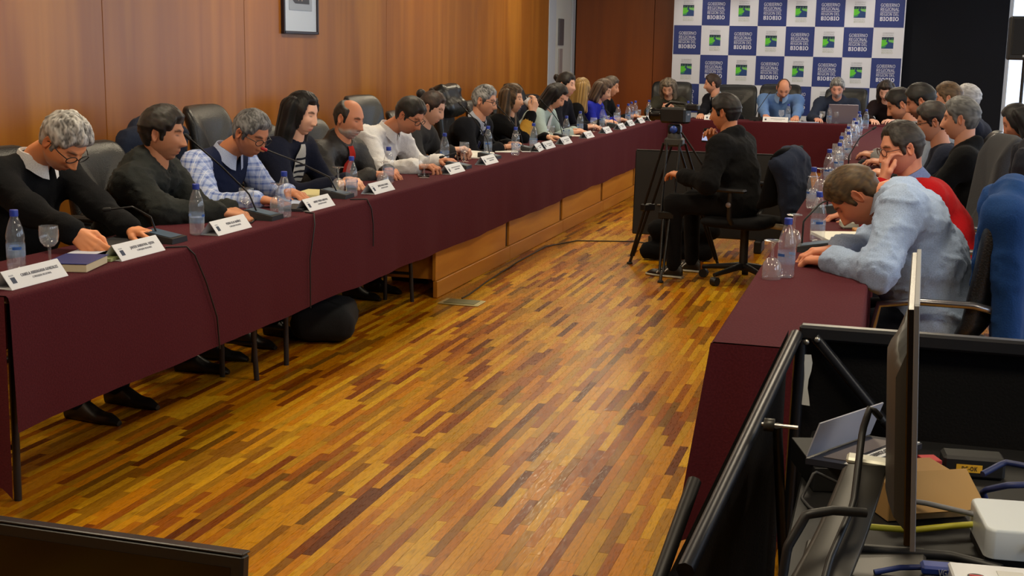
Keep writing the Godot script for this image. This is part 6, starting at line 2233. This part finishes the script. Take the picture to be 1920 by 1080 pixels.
	for q in 9:
		var t := q / 8.0
		var p := Vector3(-0.062, 0.150, -0.05).lerp(Vector3(-0.125, 0.012, 0.12), t) + Vector3(0.0, -0.012 * sin(t * PI), 0)
		var w := lerpf(0.036, 0.046, t)
		rows.append([p + Vector3(-w, 0, 0.012), p + Vector3(-w * 0.7, 0.012, 0.022), p + Vector3(w, 0.012, 0.022), p + Vector3(w, -0.01, -0.015), p + Vector3(-w, -0.01, -0.015)])
	b.grid(rows, true, true)
	var st := part("stand_neck", b, mat(S(52, 50, 47), 0.45, 0.2), mo)
	b = MB.new()
	b.box(Vector3(0.075, 0.012, 0.035), xf(Vector3(-0.055, 0.162, -0.05), 0.0, 0.0, -0.1), 0.004)
	part("chrome_cap", b, mat(S(170, 170, 158), 0.4, 0.3), st)
	b = MB.new()
	b.box(Vector3(0.20, 0.012, 0.24), xf(Vector3(-0.06, 0.0065, 0.06)), 0.005)
	part("stand_base", b, mat(S(50, 48, 45), 0.4, 0.2), mo)
	# open clear-lidded case with a printed strip
	# hinge line runs obliquely away from the camera; the lid leans back over its left side
	var dc := thing("document_case", "open plastic case with a raised pale lid and printed white strip", "case", Vector3(-0.12, TY + 0.062, -2.46))
	var hg := Vector3(0.115, 0.0, -0.20)          # hinge, from the near end
	var wd := Vector3(0.105, 0.0, 0.02)           # across the tray
	var lu := Vector3(0.022, 0.072, 0.01)         # up the lid
	var slab := func(o3: Vector3, u: Vector3, w: Vector3, t: float) -> MB:
		var m := MB.new()
		var n := u.cross(w).normalized() * t
		var q := [o3, o3 + u, o3 + u + w, o3 + w]
		m.quad(q[0], q[1], q[2], q[3])
		m.quad(q[0] + n, q[1] + n, q[2] + n, q[3] + n)
		for e2 in 4: m.quad(q[e2], q[(e2 + 1) % 4], q[(e2 + 1) % 4] + n, q[e2] + n)
		m.fixc(0, o3 + (u + w + n) * 0.5)
		return m
	part("tray", slab.call(Vector3.ZERO, hg, wd, 0.012), mat(S(40, 40, 48), 0.4), dc)
	part("lid", slab.call(Vector3(0, 0.004, 0), hg, lu, 0.003), mat(S(158, 160, 172), 0.35), dc)
	part("inner_sheet", slab.call(wd * 0.2 + hg * 0.1 + Vector3(0, 0.0005, 0), hg * 0.8, wd * 0.4, -0.001), mat(S(104, 96, 96), 0.6), dc)
	var stp := part("printed_strip", slab.call(wd * 0.70 + Vector3(0, 0.0005, 0), hg, wd * 0.26, -0.0015), mat(S(206, 208, 210), 0.6), dc)
	var tx := hg.normalized()
	var tz := Vector3.UP
	lettering("RVNK SERVICES OUTBLD", 0.012, S(60, 60, 66), stp, Transform3D(Basis(tx, tz.cross(tx), tz), wd * 0.83 + hg * 0.45 + Vector3(0, 0.003, 0)), 0.12)
	# raise the case on a carton
	var cb := thing("carton", "open brown cardboard carton behind the monitor", "box", Vector3(0.075, TY, -2.42), 0.5)
	b = MB.new()
	b.box(Vector3(0.16, 0.07, 0.14), xf(Vector3(0, 0.036, 0)), 0.002)
	part("carton_body", b, mat(S(150, 116, 66), 0.8), cb)
	b = MB.new()
	b.box(Vector3(0.15, 0.003, 0.09), xf(Vector3(0, 0.066, 0.10), 0.0, 0.6), 0.0)
	part("flap", b, mat(S(158, 124, 74), 0.8), cb)
	var box2 := sheet_stack("equipment_case", "flat dark equipment case under the open plastic case", "case", Vector3(-0.035, TY, -2.57), 0.3, 0.20, 0.2, 0.048, mat(S(24, 24, 26), 0.5))
	box2.set_meta("label", "flat dark equipment case under the open plastic case")
	# red and white packet, yellow-labelled adapter
	sheet_stack("red_packet", "red and white packet beside the carton", "packet", Vector3(0.115, TY, -2.60), 0.4, 0.035, 0.04, 0.045, mat(S(176, 50, 54), 0.6))
	var ad := thing("power_adapter", "black power adapter with a yellow label", "adapter", Vector3(0.20, TY, -2.66), 0.1)
	b = MB.new()
	b.box(Vector3(0.12, 0.045, 0.06), xf(Vector3(0, 0.023, 0)), 0.006)
	part("case", b, mat(S(20, 20, 22), 0.5), ad)
	b = MB.new()
	b.box(Vector3(0.05, 0.016, 0.001), xf(Vector3(-0.01, 0.022, 0.0305)), 0.0)
	var yl := part("yellow_label", b, mat(S(214, 164, 40), 0.6), ad)
	lettering("DC-OK", 0.009, S(70, 50, 20), yl, xf(Vector3(-0.01, 0.022, 0.0312)), 0.03, true)
	# white mini computer
	var wc := thing("mini_computer", "white rounded mini computer on the equipment table", "computer", Vector3(0.262, TY + 0.05, -2.22), 0.12)
	b = MB.new()
	cushion_box(b, Vector3(0.16, 0.052, 0.16), 0.018)
	part("shell", b, mat(S(206, 214, 220), 0.35), wc)
	b = MB.new()
	b.box(Vector3(0.02, 0.014, 0.012), xf(Vector3(-0.005, 0.0, 0.083)), 0.002)
	part("plug", b, mat(S(24, 32, 60), 0.5), wc)
	b = MB.new()
	b.box(Vector3(0.15, 0.045, 0.14), xf(Vector3(0.262, TY + 0.0005 + 0.0115, -2.24), 0.12), 0.003)
	tag(part("media_player", b, mat(S(20, 20, 22), 0.5)), "black flat box under the white mini computer", "box")
	# white converter with coloured sockets
	var cv := thing("video_converter", "white converter box with red, white and yellow sockets", "converter", Vector3(0.215, TY + 0.028, -2.03), 0.10)
	b = MB.new()
	b.box(Vector3(0.16, 0.022, 0.085), Transform3D(Basis.IDENTITY, Vector3(0, 0, 0)), 0.003)
	part("case", b, mat(S(214, 216, 220), 0.4), cv)
	b = MB.new()
	b.lathe([[0.0, 0.0], [0.013, 0.0], [0.013, 0.001], [0.0, 0.001]], 20, xf(Vector3(-0.045, 0.0112, 0.012)) * Transform3D(Basis.from_scale(Vector3(1.0, 1.0, 0.7)), Vector3.ZERO))
	part("round_logo", b, mat(S(24, 22, 26), 0.5), cv)
	b = MB.new()
	b.box(Vector3(0.02, 0.001, 0.004), xf(Vector3(-0.045, 0.0125, 0.012)), 0.0)
	part("logo_mark", b, mat(S(190, 60, 60), 0.5), cv)
	b = MB.new()
	b.box(Vector3(0.04, 0.001, 0.045), xf(Vector3(0.01, 0.0116, 0.005)), 0.0)
	part("sticker", b, mat(S(196, 196, 192), 0.6), cv)
	b = MB.new()
	b.box(Vector3(0.10, 0.014, 0.012), xf(Vector3(0.0, -0.010, 0.047)), 0.002)
	part("socket_bar", b, mat(S(150, 150, 146), 0.5), cv)
	for q in 3:
		b = MB.new()
		b.lathe([[0.003, 0.0], [0.007, 0.0], [0.007, 0.008], [0.003, 0.008], [0.003, 0.0]], 14, xf(Vector3(-0.035 + q * 0.035, -0.012, 0.052), 0.0, PI / 2), false)
		part("socket", b, mat([S(180, 40, 44), S(214, 214, 210), S(206, 178, 40)][q], 0.4), cv)
	b = MB.new()
	b.box(Vector3(0.14, 0.016, 0.09), xf(Vector3(0.215, TY + 0.0085, -2.04), 0.10), 0.002)
	tag(part("splitter_box", b, mat(S(26, 26, 28), 0.5)), "thin black box under the white converter", "box")
	# video plug, blue
	var bp := thing("video_plug", "blue video plug entering the white converter", "plug", Vector3(0.118, TY + 0.026, -2.06), 0.10)
	b = MB.new()
	b.box(Vector3(0.055, 0.016, 0.030), Transform3D.IDENTITY, 0.004)
	part("plug_body", b, mat(S(34, 62, 150), 0.45), bp)
	lettering("VGA", 0.010, S(200, 206, 220), bp, Transform3D(Basis.IDENTITY, Vector3(0.008, -0.001, 0.0155)), 0.02)
	b = MB.new()
	b.tube([Vector3(-0.027, 0, 0), Vector3(-0.06, -0.004, 0.0), Vector3(-0.10, -0.012, 0.01)], 0.005, 8)
	part("cable", b, mat(S(30, 48, 110), 0.5), bp)
	# cables
	var y := TY
	var runs := [
		["grey network cable across the equipment table", S(110, 112, 118), 0.005, [Vector3(0.05, y + 0.06, -2.28), Vector3(0.10, y + 0.062, -2.27), Vector3(0.18, y + 0.058, -2.25)]],
		["yellow cable running behind the monitor", S(176, 172, 48), 0.006, [Vector3(-0.05, y + 0.03, -2.20), Vector3(0.02, y + 0.025, -2.22), Vector3(0.08, y + 0.024, -2.23), Vector3(0.14, y + 0.035, -2.24), Vector3(0.18, y + 0.04, -2.25)]],
		["thick black cable with a white band behind the monitor", S(18, 18, 20), 0.009, [Vector3(-0.02, y + 0.012, -2.14), Vector3(0.06, y + 0.011, -2.15), Vector3(0.14, y + 0.012, -2.16), Vector3(0.22, y + 0.011, -2.13)]],
		["thick black cable plugged into the back of the monitor", S(18, 18, 20), 0.008, [Vector3(0.0, y + 0.12, -2.02), Vector3(-0.05, y + 0.125, -2.0), Vector3(-0.09, y + 0.12, -1.98), Vector3(-0.115, y + 0.07, -1.96), Vector3(-0.12, y + 0.01, -1.95)]],
		["black lead looping over the monitor stand", S(20, 20, 22), 0.006, [Vector3(0.012, y + 0.24, -2.16), Vector3(-0.005, y + 0.26, -2.15), Vector3(-0.015, y + 0.22, -2.14), Vector3(-0.02, y + 0.12, -2.06), Vector3(-0.05, y + 0.05, -1.98), Vector3(-0.06, y + 0.008, -1.92)]],
		["dark blue coiled cable behind the mini computer", S(26, 40, 92), 0.006, [Vector3(0.20, y + 0.085, -2.40), Vector3(0.24, y + 0.10, -2.44), Vector3(0.30, y + 0.10, -2.42), Vector3(0.30, y + 0.09, -2.36), Vector3(0.24, y + 0.085, -2.35), Vector3(0.20, y + 0.06, -2.38), Vector3(0.22, y + 0.01, -2.42)]],
		["thin grey wire looping on the left of the table", S(60, 60, 62), 0.003, [Vector3(-0.05, y + 0.02, -2.45), Vector3(-0.10, y + 0.05, -2.42), Vector3(-0.12, y + 0.0, -2.40), Vector3(-0.10, y + 0.004, -2.34), Vector3(-0.06, y + 0.004, -2.30)]]]
	for r in runs:
		var cvv := Curve3D.new()
		var pts: Array = r[3]
		for q in pts.size():
			var t := Vector3.ZERO
			if q > 0 and q < pts.size() - 1: t = (pts[q + 1] - pts[q - 1]) * 0.27
			cvv.add_point(pts[q], -t, t)
		var path := []
		for q in 25: path.append(cvv.sample_baked(cvv.get_baked_length() * q / 24.0))
		b = MB.new()
		b.tube(path, r[2], 8)
		tag(part("cable", b, mat(r[1], 0.5)), r[0], "cable")
	# the dark display in the corner nearest the camera
	var dv := thing("presenter_display", "black flat display standing low at the near end of the floor", "display", Vector3(-1.85, -0.0, -2.44), 0.0)
	b = MB.new()
	b.box(Vector3(1.02, 0.40, 0.035), xf(Vector3(0, 0.215, 0.0), 0.0, -0.12), 0.006)
	part("housing", b, mat(S(18, 18, 19), 0.45), dv)
	b = MB.new()
	b.box(Vector3(1.02, 0.006, 0.037), xf(Vector3(0, 0.416, -0.0245), 0.0, -0.12), 0.002)
	part("top_edge", b, mat(S(44, 44, 46), 0.25), dv)
	b = MB.new()
	b.box(Vector3(0.96, 0.34, 0.002), xf(Vector3(0, 0.215, 0.0), 0.0, -0.12) * xf(Vector3(0, 0, 0.0178)), 0.0)
	part("screen", b, mat(S(8, 8, 9), 0.12), dv)
	b = MB.new()
	b.box(Vector3(0.5, 0.03, 0.3), xf(Vector3(0, 0.0155, -0.02)), 0.006)
	part("foot", b, mat(S(16, 16, 17), 0.5), dv)

func cushion_box(b: MB, s: Vector3, r: float) -> void:
	# rounded upright box: rounded plan, slightly soft top edge
	var rows := []
	for h in [[-0.5, 0.96], [-0.46, 1.0], [0.40, 1.0], [0.48, 0.985], [0.5, 0.95]]:
		var row := []
		for q in 32:
			var a := TAU * (q + 0.5) / 32.0
			var cx := signf(cos(a)) * (s.x / 2 - r) + cos(a) * r
			var cz := signf(sin(a)) * (s.z / 2 - r) + sin(a) * r
			row.append(Vector3(cx * h[1], h[0] * s.y, cz * h[1]))
		rows.append(row)
	b.grid(rows, true, true)
